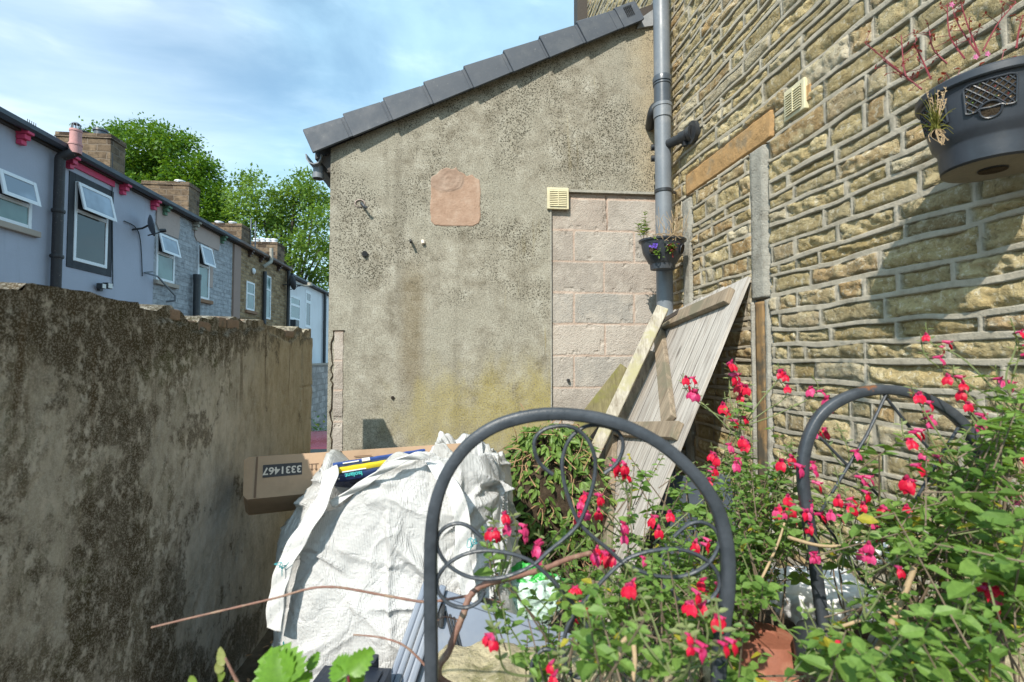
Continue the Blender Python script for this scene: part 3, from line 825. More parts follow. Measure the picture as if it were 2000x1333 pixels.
# ------------------------------------------------------------------ coursed stone house wall on the right
def stone_wall():
    root = FR.root('stone_house')
    tag(root, 'buff coursed stone house wall with grey ribbon pointing and blocked doorway', 'house')
    P = FR.px
    nc = 520
    s = .45 * (5.75 / .45) ** (np.arange(nc) / (nc - 1.0))
    # courses
    rg = np.random.RandomState(3)
    zb = [-.27]
    while zb[-1] < 5.7: zb.append(zb[-1] + rg.uniform(.060, .108))
    zb = np.array(zb); K = len(zb)
    def wob(k, s_):
        return .013 * (vn(s_ * 1.9 + k * 13.7, k * 3.1 + 0 * s_, 5) - .5) * 2 + .006 * (vn(s_ * 8 + k * 5.7, k * 7.7 + 0 * s_, 9) - .5) * 2
    rows_z, rows_k, rows_lo, rows_hi = [], [], [], []
    wvf = lambda k: .0055 + .0075 * vn(s * 5 + k * 3.3, 0 * s + k * 2.1, 31)
    for q in range(K - 1):
        b0 = zb[q] + wob(q, s); b1 = zb[q + 1] + wob(q + 1, s); w0 = wvf(q); w1 = wvf(q + 1)
        zz = [b0, b0 + .6 * w0, b0 + .95 * w0, b0 + w0 + .0025, b0 + w0 + .006, b0 + w0 + .011]
        lo_, hi_ = zz[-1], b1 - w1 - .011
        zz += [lo_ + (hi_ - lo_) * f for f in (.2, .4, .6, .8)] + [hi_, b1 - w1 - .006, b1 - w1 - .0025, b1 - .95 * w1, b1 - .6 * w1]
        for z_ in zz:
            rows_z.append(z_); rows_k.append(np.full(nc, q)); rows_lo.append(z_ - b0 - w0); rows_hi.append(b1 - w1 - z_)
    Z = np.array(rows_z); k = np.array(rows_k); elo = np.array(rows_lo); ehi = np.array(rows_hi)
    S = np.broadcast_to(s, Z.shape).copy()
    dlo, dhi = elo, ehi
    # perpends
    J = []; mx = 0
    for q in range(K):
        js = [-.3 + rg.uniform(0, .2)]
        while js[-1] < 6.2:
            w = rg.choice([rg.uniform(.09, .17), rg.uniform(.17, .30), rg.uniform(.28, .48)], p=[.25, .42, .33])
            if 2.6 < js[-1] < 3.4 and zb[q] < 2.3: w *= .6
            js.append(js[-1] + w)
        J.append(js); mx = max(mx, len(js))
    JA = np.full((K, mx), 99.0)
    for q, js in enumerate(J): JA[q, :len(js)] = js
    dj = np.full(S.shape, 9.0); sid = np.zeros(S.shape, int)
    slant = (vn(k * 3.3, k * 1.7, 4) - .5)
    Sj = S + .004 * (vn(S * 12, Z * 12, 21) - .5) * 2
    for q in range(K):
        msk = k == q
        if not msk.any(): continue
        ss = Sj[msk]; js = JA[q]
        i = np.searchsorted(js, ss)
        a = np.abs(ss - js[np.clip(i - 1, 0, mx - 1)]); b = np.abs(js[np.clip(i, 0, mx - 1)] - ss)
        dj[msk] = np.minimum(a, b); sid[msk] = i + q * 131
    wj = .0075 + .0065 * _h(sid * 0 + (Sj * 3).astype(int), k, 33)
    edge = np.minimum(np.minimum(elo, ehi), dj - wj)          # >0 inside the stone
    mort = 1 - sstep(-.0008, .0022, edge)
    r1 = _h(sid, sid * 0 + 1, 7); r2 = _h(sid, sid * 0 + 2, 8); r3 = _h(sid, sid * 0 + 5, 8)
    rough = .5 + .9 * r2
    face = (fbm(S * 16 + r1 * 50, Z * 26 + r2 * 31, 51, 4, .55) - .5) * .030 * rough
    rid = (1 - np.abs(fbm(S * 22 + r2 * 40, Z * 55 + r1 * 11, 61, 3) - .5) * 4) * .0055 * rough
    tilt = ((dhi - dlo) * (r3 - .5) * .16)
    round_ = -.0095 * (1 - sstep(0, .016, edge)) ** 1.5
    hs = .0055 + (r1 - .5) * .012 + face + rid + tilt + round_
    hs = np.clip(hs, -.022, .022)
    hm = .0105 + .006 * (vn(S * 9, Z * 9, 71) - .5) + .002 * (fbm(S * 60, Z * 60, 73, 2) - .5)
    H = hm * mort + hs * (1 - mort)
    # openings: lintel and jambs sit in their own recess
    def rect(a, b, c, d): return (S > a) & (S < b) & (Z > c) & (Z < d)
    lx = sorted((-P(1340, 375)[0], -P(1514, 235)[0])); lz = (2.275, 2.425)
    j1 = sorted((-P(1467, 420)[0], -P(1503, 420)[0])); j2 = sorted((-P(1336, 520)[0], -P(1354, 520)[0]))
    for rc in ((lx[0], lx[1], lz[0], lz[1]), (j1[0], j1[1], -.3, 2.27), (j2[0], j2[1], -.3, 2.27)):
        q = rect(*rc); H[q] = -.02; mort[q] = 1
    r_ = grid('wall', -S, -H, Z, M['stone'], {'mortar': mort, 'tint': r1, 'tone': r2}, root, flip=True, smooth=True)
    r_.data.set_sharp_from_angle(angle=math.radians(38)) if False else None
    # solid core behind the face
    b = MB(); b.box((-5.74, .035, -2.3), (1.6, .45, 6.6)); co = b.build('wall_core', M['cement'], root)
    rr = random.Random(2)
    def slab(name, a0, a1, z0, z1, h, mat, wav=.004, skew=0.0):
        n = 26; m = 8 if (a1 - a0) < .3 else 60
        if m == 8: n = 150
        A, B = np.meshgrid(np.linspace(0, 1, m), np.linspace(0, 1, n))
        SS = a0 + (a1 - a0) * A; ZZ = z0 + (z1 - z0) * B + skew * (SS - a0)
        HH = h + wav * (fbm(SS * 14, ZZ * 14, 81, 4) - .5) * 2
        e = np.minimum(np.minimum(A * (a1 - a0), (1 - A) * (a1 - a0)), np.minimum(B * (z1 - z0), (1 - B) * (z1 - z0)))
        HH = HH - .03 * (1 - sstep(0, .006, e))
        return grid(name, -SS, -HH, ZZ, M[mat], None, root, flip=True)
    slab('lintel', lx[0] + .004, lx[1] - .004, lz[0] + .004, lz[1] - .004, .012, 'lintel', .006)
    js = j1[1] - j1[0]
    slab('door_jamb', j1[0], j1[1], 1.50, 2.272, .017, 'cement', .006)
    slab('door_jamb', j1[0], j1[0] + js * .22, -.2, 1.498, .018, 'cement', .004)
    slab('door_jamb', j1[1] - js * .16, j1[1], -.2, 1.498, .018, 'cement', .004)
    slab('timber_post', j1[0] + js * .23, j1[1] - js * .17, -.2, 1.495, .012, 'rusty', .002)
    slab('door_jamb', j2[0], j2[1], -.2, 2.27, .016, 'cement', .006)
    # cream vent
    xs = P(1539, 210)[0], P(1580, 190)[0]
    z1 = P(1580, 150)[1]; z0 = P(1580, 212)[1]
    o = gable.grille(FR, root, xs[0], xs[1], z0 + .0, z1, 'air_vent')
    b = MB(); b.box((xs[1] - .03, -.012, z0 + .03), (xs[1] + .022, -.002, z0 + .1)); b.build('rust_patch', M['lintel'], root, bevel=.004)
    # black barge board and gutter on the far corner, high up
    b = MB(); x, z = P(1150, 30)
    b.bar((-5.66, -.06, z - .35), (-5.66, -.06, z + 1.2), .16, .14, up=(0, 1, 0)); b.build('corner_downpipe', M['darkwood'], root)
    return root


stone_wall()


# ------------------------------------------------------------------ mossy yard wall on the left
def left_wall():
    root = FL.root('yard_wall')
    tag(root, 'dark algae-stained rendered yard wall with a broken brick top', 'wall')
    P = FL.px
    x0 = P(0, 900)[0] - .035; x1 = P(606, 750)[0]
    za = P(0, 548)[1]; zb = P(604, 642)[1]
    nc, nr = 420, 260
    x = np.linspace(x0, x1, nc); t = np.linspace(0, 1, nr)
    X, T = np.meshgrid(x, t)
    u = (X - x0) / (x1 - x0)
    top = za + (zb - za) * u
    top = top - .014 * sstep(.30, .32, u) * (1 - sstep(.42, .44, u)) + .020 * (fbm(X * 9, X * 0, 5, 4) - .5) + .008 * (vn(X * 40, X * 0, 6) - .5) - .016 * sstep(.62, .72, vn(X * 12, X * 0 + 2, 8))
    # chunks out of the top edge
    for cx, w, dp in ((.47, .03, .02), (.36, .02, .014), (.80, .05, .012), (.93, .012, .02)):
        top = top - dp * np.exp(-((u - cx) / w) ** 2)
    Z = -.3 + T * (top + .3)
    H = .030 * (fbm(X * 1.6, Z * 1.6, 7, 3) - .5) + .007 * (fbm(X * 9, Z * 9, 8, 4) - .5) + .004 * (fbm(X * 40, Z * 40, 9, 3) - .5)
    # spalled rough edge near the top: render lost, leaving a step
    spl = sstep(.0, .006, (top - Z) - .028 - .05 * (fbm(X * 7, X * 0 + 3, 15, 4) - .35) * (u > .28))
    H = H - .012 * (1 - spl) * sstep(.22, .3, u)
    # patched squarish repair at the far end
    rep = ((u > .915) & (Z > 1.05)).astype(float); H = H + .006 * rep
    tri = sstep(0, .004, (u - .90) - .10 * (1.0 - Z) ) * (Z < 1.04); H = H + .004 * tri
    r = grid('wall', X, -H, Z, [M['mossy']], {'var': H * 0}, root)
    b = MB()
    yt = .14
    n = 90; tops = []
    for i in range(n):
        f = i / (n - 1); j = int(f * (nc - 1)); tops.append((x[j], top[-1, j], H[-1, j]))
    vs = [];
    for a, z, h in tops: vs += [(a, -h, z), (a, yt, z + .004), (a, yt, -.3)]
    fs = []
    for i in range(n - 1):
        fs.append((3 * i, 3 * i + 3, 3 * i + 4, 3 * i + 1)); fs.append((3 * i + 1, 3 * i + 4, 3 * i + 5, 3 * i + 2))
    b.add(vs, fs); b.add([(x1, .0, -.3), (x1, yt, -.3), (x1, yt, zb), (x1, .0, zb)], [(0, 1, 2, 3)]); b.add([(x0, .0, -.3), (x0, yt, -.3), (x0, yt, za), (x0, .0, za)], [(3, 2, 1, 0)])
    b.build('wall_back', M['mossy'], root)
    # remains of brick and mortar along the top
    b = MB(); rr = random.Random(3)
    f = .30
    while f < .90:
        L = rr.uniform(.04, .13); j = int(f * (nc - 1)); j2 = int(min(.99, f + L / (x1 - x0)) * (nc - 1))
        zz = min(top[-1, j], top[-1, j2])
        b.box((x[j] + .003, .004 + rr.uniform(0, .012), zz - .03), (x[j2] - .003, .12, zz + rr.uniform(.001, .008)), 0, rr.random())
        f += L / (x1 - x0) + rr.choice((0, 0, .03, .06))
    b.build('brick_top', M['brick'], root, bevel=.005)
    return root


M['brick'] = simple('worn_orange_brick', (.30, .215, .16), .95, .3, 30, .008, dirt=(.20, .17, .13), speck=(.42, .37, .30))
left_wall()


# ------------------------------------------------------------------ terrace of house backs
EZ = FH.px(0, 226)[1]


def terrace():
    P = FH.px
    fx = lambda px: P(px, 600)[0]
    def house(name, label, px0, px1, wallmat, depth=6.0, ez=EZ, xa=None, xb=None, gut='gutter'):
        root = FH.root(name); tag(root, label, 'house', 'terraced houses along the back lane')
        a = fx(px0) if xa is None else xa; b_ = fx(px1) if xb is None else xb
        b = MB(); b.prism([(-0.0, -2.2), (depth, -2.2), (depth, ez), (depth / 2, ez + depth / 2 * .5), (0, ez)], a + .002, b_ - .002)
        # prism is in (x,z) along y: swap to run along x
        b.v = [(y, x, z) for x, y, z in b.v]
        b.build('wall', M[wallmat], root, fix=True)
        r = MB(); r.prism([(-.17, ez - .06), (-.17, ez - .0), (depth / 2, ez + depth / 2 * .5 + .13), (depth + .17, ez), (depth + .17, ez - .06), (depth / 2, ez + depth / 2 * .5 + .05)], a, b_)
        r.v = [(y, x, z) for x, y, z in r.v]
        r.build('roof', M['slateroof'], root, fix=True)
        g = MB(); prof = [(-.20, .02), (-.195, -.04), (-.16, -.075), (-.11, -.075), (-.08, -.04), (-.075, .02)]
        g.prism([(p[0], ez + p[1] - .01) for p in prof], a, b_); g.v = [(y, x, z) for x, y, z in g.v]
        g.build('gutter', M[gut], root, fix=True)
        f = MB(); f.box((a, -.075, ez - .10), (b_, -.003, ez - .045)); f.build('fascia', M['darkwood'], root)
        return root

    def window(root, p0, p1, pt, pb, split=None, sash='open', glass='glass', top='glasssky', surround=None, depth=.06, sill=None, fw=.055):
        """p0,p1: left/right photo x; pt,pb: top/bottom y at the left edge"""
        x0 = fx(p0); x1 = fx(p1); z1 = P(p0, pt)[1]; z0 = P(p0, pb)[1]
        yf = -.018
        b = MB()
        b.box((x0, yf, z0), (x0 + fw, .05, z1)); b.box((x1 - fw, yf, z0), (x1, .05, z1))
        b.box((x0 + fw, yf, z1 - fw), (x1 - fw, .05, z1)); b.box((x0 + fw, yf, z0), (x1 - fw, .05, z0 + fw))
        zs = None
        if split:
            zs = z1 - (z1 - z0) * split; b.box((x0 + fw, yf + .001, zs - fw / 2), (x1 - fw, .05, zs + fw / 2))
        w = b.build('window', M['upvc'], root, bevel=.006)
        q = MB(); q.box((x0 + fw, -.006, z0 + fw), (x1 - fw, .03, (zs - fw / 2) if zs else z1 - fw)); q.build('pane', M[glass], w)
        if zs:
            if sash == 'open':
                q = MB(); q.box((x0 + fw, -.004, zs + fw / 2), (x1 - fw, .03, z1 - fw)); q.build('opening', M['blackpaint'], w)
                h = (z1 - zs) ; ang = math.radians(13)
                cs, sn = math.cos(ang), math.sin(ang)
                def T(x, y, z): return (x, yf - .012 + y * cs - (z1 - z) * sn * 1.0, z1 - (z1 - z) * cs + y * sn)
                q = MB(); fw2 = fw * 1.0
                for lo, hi in (((x0, -.03, z1 - h), (x0 + fw2, 0, z1)), ((x1 - fw2, -.03, z1 - h), (x1, 0, z1)), ((x0 + fw2, -.03, z1 - fw2), (x1 - fw2, 0, z1)), ((x0 + fw2, -.03, z1 - h), (x1 - fw2, 0, z1 - h + fw2))):
                    q.box(lo, hi)
                q.v = [T(*v) for v in q.v]; sa = q.build('sash', M['upvc'], w, bevel=.005)
                q = MB(); q.box((x0 + fw2, -.02, z1 - h + fw2), (x1 - fw2, -.008, z1 - fw2)); q.v = [T(*v) for v in q.v]; q.build('sash_pane', M[top], w)
            else:
                q = MB(); q.box((x0 + fw, -.006, zs + fw / 2), (x1 - fw, .03, z1 - fw)); q.build('pane', M[top], w)
        if surround:
            m, e = surround
            q = MB(); y = -.012
            q.box((x0 - e, y, z0 - e), (x0 - .002, .02, z1 + e)); q.box((x1 + .002, y, z0 - e), (x1 + e, .02, z1 + e)); q.box((x0 - .002, y, z1 + .002), (x1 + .002, .02, z1 + e)); q.box((x0 - .002, y, z0 - e), (x1 + .002, .02, z0 - .002))
            q.build('window_surround', M[m], root, bevel=.004)
        if sill:
            q = MB(); q.box((x0 - .06, -.07, z0 - .09), (x1 + .1, .02, z0 - .003)); q.build('window_sill', M[sill], root, bevel=.01)
        return x0, x1, z0, z1

    def bracket(root, px, py, mat, s=1.0):
        x = fx(px); b = MB(); z = EZ - .05
        for i, (d, h) in enumerate(((.16, .07), (.12, .07), (.075, .08))):
            b.box((x - .055 * s + i * .006, -d, z - (i + 1) * .072), (x + .055 * s - i * .006, .0, z - i * .072 - .004))
        b.build('gutter_bracket', M[mat], root, bevel=.008)

    # --- blue house
    bl = house('terraced_house', 'blue-grey painted house with pink eaves brackets and black window surround', -150, 298, 'bluewall', xa=3.0)
    window(bl, -22, 54, 322, 425, .52, 'open', 'glassb', 'glasssky', None, sill='sill')
    window(bl, 138, 205, 350, 508, .36, 'open', 'glass', 'glasssky', ('blackpaint', .12))
    x0, x1 = fx(128), fx(214); b = MB(); b.box((x0, -.03, EZ - .20), (x1, .01, EZ - .06)); b.build('pink_lintel_band', M['pinkpaint'], bl)
    for px in (24, 122, 229, 291): bracket(bl, px, 0, 'pinkpaint', 1.0)
    b = MB(); x = fx(93)
    b.tube([(x, -.10, -2.0), (x, -.10, P(93, 300)[1] - .05)], .065, 14)
    zt = P(93, 300)[1]
    b.tube(spline([(x, -.10, zt - .06), (x, -.12, zt - .01), (x + .02, -.20, zt + .04), (x + .05, -.26, zt + .09)], 4), .066, 14)
    for py in (410, 500): b.lathe([(.078, -.025), (.085, 0), (.078, .025)], (x, -.10, P(93, py)[1]), 14)
    dp = b.build('soil_pipe', M['blackpipe'], bl, smooth=True)
    b = MB(); xx = x + .06; zz = zt + .07; ztop = P(100, 238)[1]
    b.lathe([(.080, 0), (.080, .12), (.088, .125), (.088, .15), (.074, .155), (.072, ztop - zz - .10), (.080, ztop - zz - .09), (.078, ztop - zz - .06), (.066, ztop - zz - .06)], (xx, -.26, zz), 16)
    b.build('vent_pipe', M['palepink'], dp, smooth=True, sharp=30)
    b = MB()
    for i in range(8):
        a = 2 * PI * i / 8; b.tube([(xx + .06 * math.cos(a), -.26 + .06 * math.sin(a), ztop - .07), (xx + .05 * math.cos(a), -.26 + .05 * math.sin(a), ztop + .03)], .006, 5)
    b.lathe([(.055, ztop - zz + .025), (.03, ztop - zz + .05), (0, ztop - zz + .055)], (xx, -.26, zz), 12); b.build('vent_cage', M['pvc'], dp)

    # satellite dish
    def dish(root, px, py, r, yaw):
        x, z = P(px, py); d = MB(); prof = [(r * i / 7, .28 * r * (i / 7) ** 2) for i in range(8)]
        d.lathe(prof, (0, 0, 0), 28, sx=.92)
        axis = V((yaw, -1, .25)).normalized(); q = V((0, 0, 1)).rotation_difference(axis)
        c = V((x, -.24, z)); d.v = [tuple(q @ V(v) + c) for v in d.v]
        o = d.build('satellite_dish', M['dish'], root, smooth=True)
        s = o.modifiers.new('thick', 'SOLIDIFY'); s.thickness = .012
        a = MB(); tip = c + axis * (r * 1.05) + V((.02, 0, -r * .45))
        a.tube([c - V((0, 0, r * .9)), tip - V((0, 0, .02))], .012, 8); a.tube([(x - .05, 0, z - .1), (x - .02, -.16, z - .06), tuple(c)], .018, 8)
        a.tube([tip - axis * .05, tip + axis * .05], .035, 10)
        a.build('dish_arm', M['blackpl'], o, smooth=True)
    dish(bl, 262, 440, .21, .75)
    # twin flood light
    x, z = P(192, 562); b = MB(); b.box((x - .04, -.05, z - .06), (x + .04, 0, z + .03)); b.box((x - .11, -.13, z - .03), (x - .01, -.04, z + .06)); b.box((x + .01, -.14, z - .01), (x + .13, -.05, z + .09))
    fl = b.build('flood_light', M['blackpl'], bl, bevel=.008)
    b = MB(); b.box((x - .10, -.134, z - .02), (x - .02, -.129, z + .05)); b.box((x + .02, -.144, z), (x + .12, -.139, z + .08)); b.build('lamp_lens', M['lamp'], fl)

    for pts in (((240, 432), (262, 444), (272, 470), (276, 540)), ((217, 300), (217, 420), (218, 560))):
        b = MB(); b.tube(spline([(P(*q)[0], -.02, P(*q)[1]) for q in pts], 5), .009, 5); b.build('wall_cable', M['blackpl'], bl)
    # --- grey painted stone house
    gy = house('terraced_house', 'grey painted rough stone house with two open white top-hung windows', 298, 452, 'greywall')
    window(gy, 302, 338, 452, 546, .42, 'open', 'glassb', 'glasssky', None, sill='sill')
    window(gy, 384, 407, 475, 582, .38, 'open', 'glassb', 'glasssky', None, sill='brownsill')
    for p0, p1, e in ((300, 345, .62), (376, 425, .48)):
        a, c = fx(p0), fx(p1); b = MB(); b.prism([(a, EZ - .1), (c, EZ - .1), (c + .02, EZ - e * .6), (c - .03, EZ - e), (a + .1, EZ - e), (a, EZ - e * .8)], -.02, .01); b.build('render_patch', M['pinkren'], gy, fix=True)
    a, c = fx(404), fx(414); b = MB(); b.box((a, -.012, P(404, 580)[1] + .25), (c, .01, P(404, 480)[1])); b.build('render_patch', M['pinkren'], gy)
    for px, mt in ((313, 'greenpaint'), (374, 'cement'), (428, 'greenpaint')): bracket(gy, px, 0, mt)
    b = MB(); x = fx(373); b.tube([(x, -.12, -2.0), (x, -.12, P(373, 536)[1])], .075, 14); b.lathe([(.085, -.12), (.088, -.02), (.085, 0), (.06, 0)], (x, -.12, P(373, 536)[1]), 14); b.build('soil_pipe', M['blackpl'], gy, smooth=True)
    b = MB(); p0 = P(281, 533); p1 = P(326, 578)
    b.tube([(p0[0], -.02, p0[1]), (p0[0] + .05, -.22, p0[1] - .06), (p1[0], -.16, p1[1])], .018, 8); b.tube([(p0[0], -.0, p0[1]), (p0[0] + .1, -.10, p0[1] + .04)], .012, 8); b.tube([(p1[0], 0, p1[1] - .12), (p1[0], -.16, p1[1] - .10), (p1[0], -.16, p1[1])], .022, 8)
    b.build('washing_line_bracket', M['pvc'], gy, smooth=True)

    # --- brown stone house
    br = house('terraced_house', 'brown coursed stone house with narrow white windows and brown gutter', 452, 560, 'brownwall', gut='brgutter')
    a, c = fx(453), fx(466); b = MB(); b.box((a, -.04, -2), (c, .01, EZ - .11)); b.build('painted_pilaster', M['tanren'], br)
    window(br, 480, 496, 548, 605, .42, 'shut', 'glassb', 'glassb', None, sill='brownsill')
    window(br, 514, 528, 535, 622, .32, 'shut', 'glassb', 'glassb', None)
    b = MB(); x, z = P(493, 530); b.lathe([(0, 0), (.05, .01), (.09, .04), (.09, .07)], (0, 0, 0), 14); b.v = [(p[0] + x, -.09 + p[2], p[1] + z) for p in b.v]; b.build('alarm_light', M['upvc'], br, smooth=True)
    b = MB(); x = fx(511); b.tube([(x, -.08, -2), (x, -.08, P(511, 530)[1])], .06, 10); b.build('black_drainpipe', M['blackpl'], br, smooth=True)
    b = MB(); x, z = P(515, 515); b.tube(spline([(x - .25, -.08, z - .15), (x - .1, -.2, z), (x, -.22, z + .1), (x, -.22, P(519, 487)[1])], 4), .055, 10); b.build('pale_flue_pipe', M['cement'], br, smooth=True)
    b = MB(); x = fx(557); b.tube([(x, -.1, -2), (x, -.1, EZ - .1)], .06, 10); b.build('drainpipe', M['blackpl'], br, smooth=True)
    dish(br, 553, 552, .28, .8)
    for px in (483, 505, 540): bracket(br, px, 0, 'brgutter', .8)
    # --- white house
    wh = house('terraced_house', 'white painted house at the far end of the terrace', 560, 660, 'whitewall', ez=EZ - .18, xb=25.5)
    window(wh, 566, 586, 575, 624, .38, 'shut', 'glassb', 'glassb', None, fw=.09)
    window(wh, 596, 607, 566, 640, .3, 'shut', 'glass', 'glass', None, fw=.12)
    b = MB(); x = fx(630); b.tube([(x, -.1, -2), (x, -.1, EZ - .3)], .07, 10); b.build('drainpipe', M['blackpl'], wh, smooth=True)
    b = MB(); x, z = P(573, 557); b.tube(spline([(x - .3, 0, z + .0), (x - .1, -.3, z - .02), (x + .15, -.5, z), (x + .3, -.5, z + .08)], 4), .03, 8); b.tube([(x + .3, -.5, z + .02), (x + .3, -.5, z + .14)], .09, 10); b.build('wall_lamp', M['cement'], wh, smooth=True)
    b = MB(); x, z = P(570, 628); b.box((x - .2, -.2, z - .3), (x + .2, 0, z + .05)); b.build('flue_box', M['blackpl'], wh, bevel=.02)
    # chimneys
    def chimney(root, px0, px1, px2, pyt, Y, pots, wl):
        # front face spans px0..px1 at depth Y, right flank ends at px2
        pA = at(px0, 300, Y); pB = at(px1, 300, Y); zt = at(px1, pyt, Y).z
        a = FH.loc(pA); c = FH.loc(pB)
        d0 = min(a.y, c.y); d1 = max(a.y, c.y); x0 = c.x; x1 = x0 + wl
        b = MB(); b.box((x0, d0, EZ - .3), (x1, d1, zt - .10)); b.box((x0 - .02, d0 - .02, zt - .10), (x1 + .02, d1 + .02, zt - .07)); b.box((x0 - .01, d0 - .01, zt - .07), (x1 + .01, d1 + .01, zt))
        ch = b.build('chimney', M['chim'], root, bevel=.012)
        for f, h, mt in pots:
            q = MB(); yy = d1 + (d0 - d1) * f; q.lathe([(.11, 0), (.105, h * .7), (.125, h * .75), (.12, h), (.085, h), (.08, h * .6)], ((x0 + x1) / 2, yy, zt), 14)
            q.build('chimney_pot', M[mt], ch, smooth=True, sharp=30)
    chimney(bl, 117, 216, 237, 262, 9.2, [(.33, .10, 'blackpl'), (.66, .16, 'pvcdk')], .42)
    chimney(gy, 285, 371, 392, 356, 11.7, [(.68, .10, 'upvc')], .5)
    chimney(br, 411, 475, 492, 437, 15.0, [(.2, .12, 'upvc'), (.6, .12, 'upvc')], .65)
    chimney(wh, 493, 545, 560, 473, 18.6, [(.1, .2, 'upvc'), (.35, .2, 'upvc'), (.55, .2, 'upvc'), (.75, .2, 'upvc')], .8)
    # thin aerials beside the third chimney
    for px, top in ((489, 427), (498, 433)):
        p = FH.loc(at(px, 500, 15.6)); b = MB(); b.tube([(p.x, p.y, EZ), (p.x, p.y, at(px, top, 15.6).z)], .02, 6); b.build('tv_aerial', M['pvc'], br)
    # little TV aerial beyond the first eaves
    p = at(62, 262, 9.0); q = FH.loc(p); b = MB()
    b.tube([(q.x, q.y, EZ), (q.x, q.y, q.z + .18)], .012, 6)
    for i in range(5): b.tube([(q.x - .1 + i * .045, q.y, q.z + .08), (q.x - .1 + i * .045, q.y, q.z + .24)], .006, 5)
    b.tube([(q.x - .12, q.y, q.z + .12), (q.x + .12, q.y, q.z + .12)], .008, 5); b.build('tv_aerial', M['blackpl'], bl)


terrace()


def lane():
    # pale block wall under the white house, a car and a tuft of weeds in the gap
    o = FH.root('block_wall'); tag(o, 'pale concrete block yard wall below the white house', 'wall')
    P = FH.px; y = -.9
    b = MB(); b.box((15.5, y, -2), (26, y + .2, FH.px(620, 714, y)[1])); b.build('wall', M['paleblock'], o)
    b = MB(); z = FH.px(620, 714, y)[1]; b.box((15.5, y - .03, z + .002), (26, y + .23, z + .07)); b.build('coping', M['sill'], o)
    car = empty('parked_car', (-3.95, 10.2, -1.7), (0, 0, math.radians(6)), 'maroon car parked in the lane beyond the wall gap', 'car'); car.scale = (1, 1, .93)
    prof = [(-2.0, .30), (-2.05, .55), (-1.95, .85), (-1.75, .95), (-1.35, 1.38), (-1.0, 1.47), (.1, 1.47), (.45, 1.40), (1.05, .97), (1.8, .86), (2.0, .70), (2.05, .40), (1.95, .28)]
    b = MB(); n = len(prof); rings = []
    for yy, sc in ((-.84, .0), (-.80, .02), (-.5, .03), (.5, .03), (.80, .02), (.84, 0)):
        rg = []
        for x, z in prof:
            k = max(0, (z - .85)) / .62
            w = yy * (1 - .22 * k)
            edge = abs(yy) > .83
            rg.append((x * (.985 if edge else 1), w, z - (.03 if edge and z > .9 else 0)))
        rings.append(rg)
    vs = [(q[1], q[0], q[2]) for r in rings for q in r]; fs = []
    for j in range(len(rings) - 1):
        for q in range(n): fs.append((j * n + q, j * n + (q + 1) % n, (j + 1) * n + (q + 1) % n, (j + 1) * n + q))
    fs.append(tuple(range(n))); fs.append(tuple(range(len(rings) * n - 1, (len(rings) - 1) * n - 1, -1)))
    b.add(vs, fs); body = b.build('body', M['carpaint'], car, smooth=True, fix=True, sharp=30)
    b = MB()
    b.add([(-.60, -1.80, .97), (.60, -1.80, .97), (.53, -1.40, 1.355), (-.53, -1.40, 1.355)], [(0, 1, 2, 3)]); b.build('rear_window', M['glass'], car)
    b = MB(); b.add([(-.60, 1.07, .99), (.60, 1.07, .99), (.55, .50, 1.40), (-.55, .50, 1.40)], [(3, 2, 1, 0)]); b.build('windscreen', M['glass'], car)
    for sx in (-1, 1):
        b = MB(); b.add([(sx * .812, -1.45, .98), (sx * .812, .80, .98), (sx * .712, .38, 1.36), (sx * .712, -1.1, 1.40)], [(0, 1, 2, 3)]); b.build('side_window', M['glass'], car)
        b = MB(); b.box((sx * .62 - .14, -2.075, .62), (sx * .62 + .14, -1.95, .80)); b.build('tail_lamp', M['lampr'], car, bevel=.02)
        b = MB(); b.box((sx * .62 - .16, 1.9, .58), (sx * .62 + .16, 2.07, .72)); b.build('headlight', M['lamp'], car, bevel=.02)
        for yy in (-1.25, 1.25):
            w = MB(); w.tube([(sx * .88, yy, .31), (sx * .68, yy, .31)], .31, 22); wo = w.build('wheel', M['tyre'], car, smooth=True, sharp=30)
            w = MB(); w.tube([(sx * .885, yy, .31), (sx * .84, yy, .31)], .19, 16); w.build('rim', M['rimm'], wo)
    b = MB(); b.box((-.8, -2.10, .32), (.8, -1.96, .52)); b.build('bumper', M['blackpl'], car, bevel=.03)
    # weeds at the foot of the block wall
    rr = random.Random(4); b = MB(); c = FH.o + FH.x * 16.6 + FH.y * (-1.15)
    for i in range(260):
        p = V((c.x + rr.gauss(0, .5), c.y + rr.gauss(0, .6), -1.7 + abs(rr.gauss(0, .38)))); b.leaf(p, (rr.gauss(0, 1), rr.gauss(0, 1), rr.uniform(.1, 1)), (rr.gauss(0, .4), rr.gauss(0, .4), 1), .18, .09, rr.random())
    tag(b.build('weeds', M['sage']), 'low green weeds at the foot of the pale block wall', 'weeds', kind='stuff')


lane()


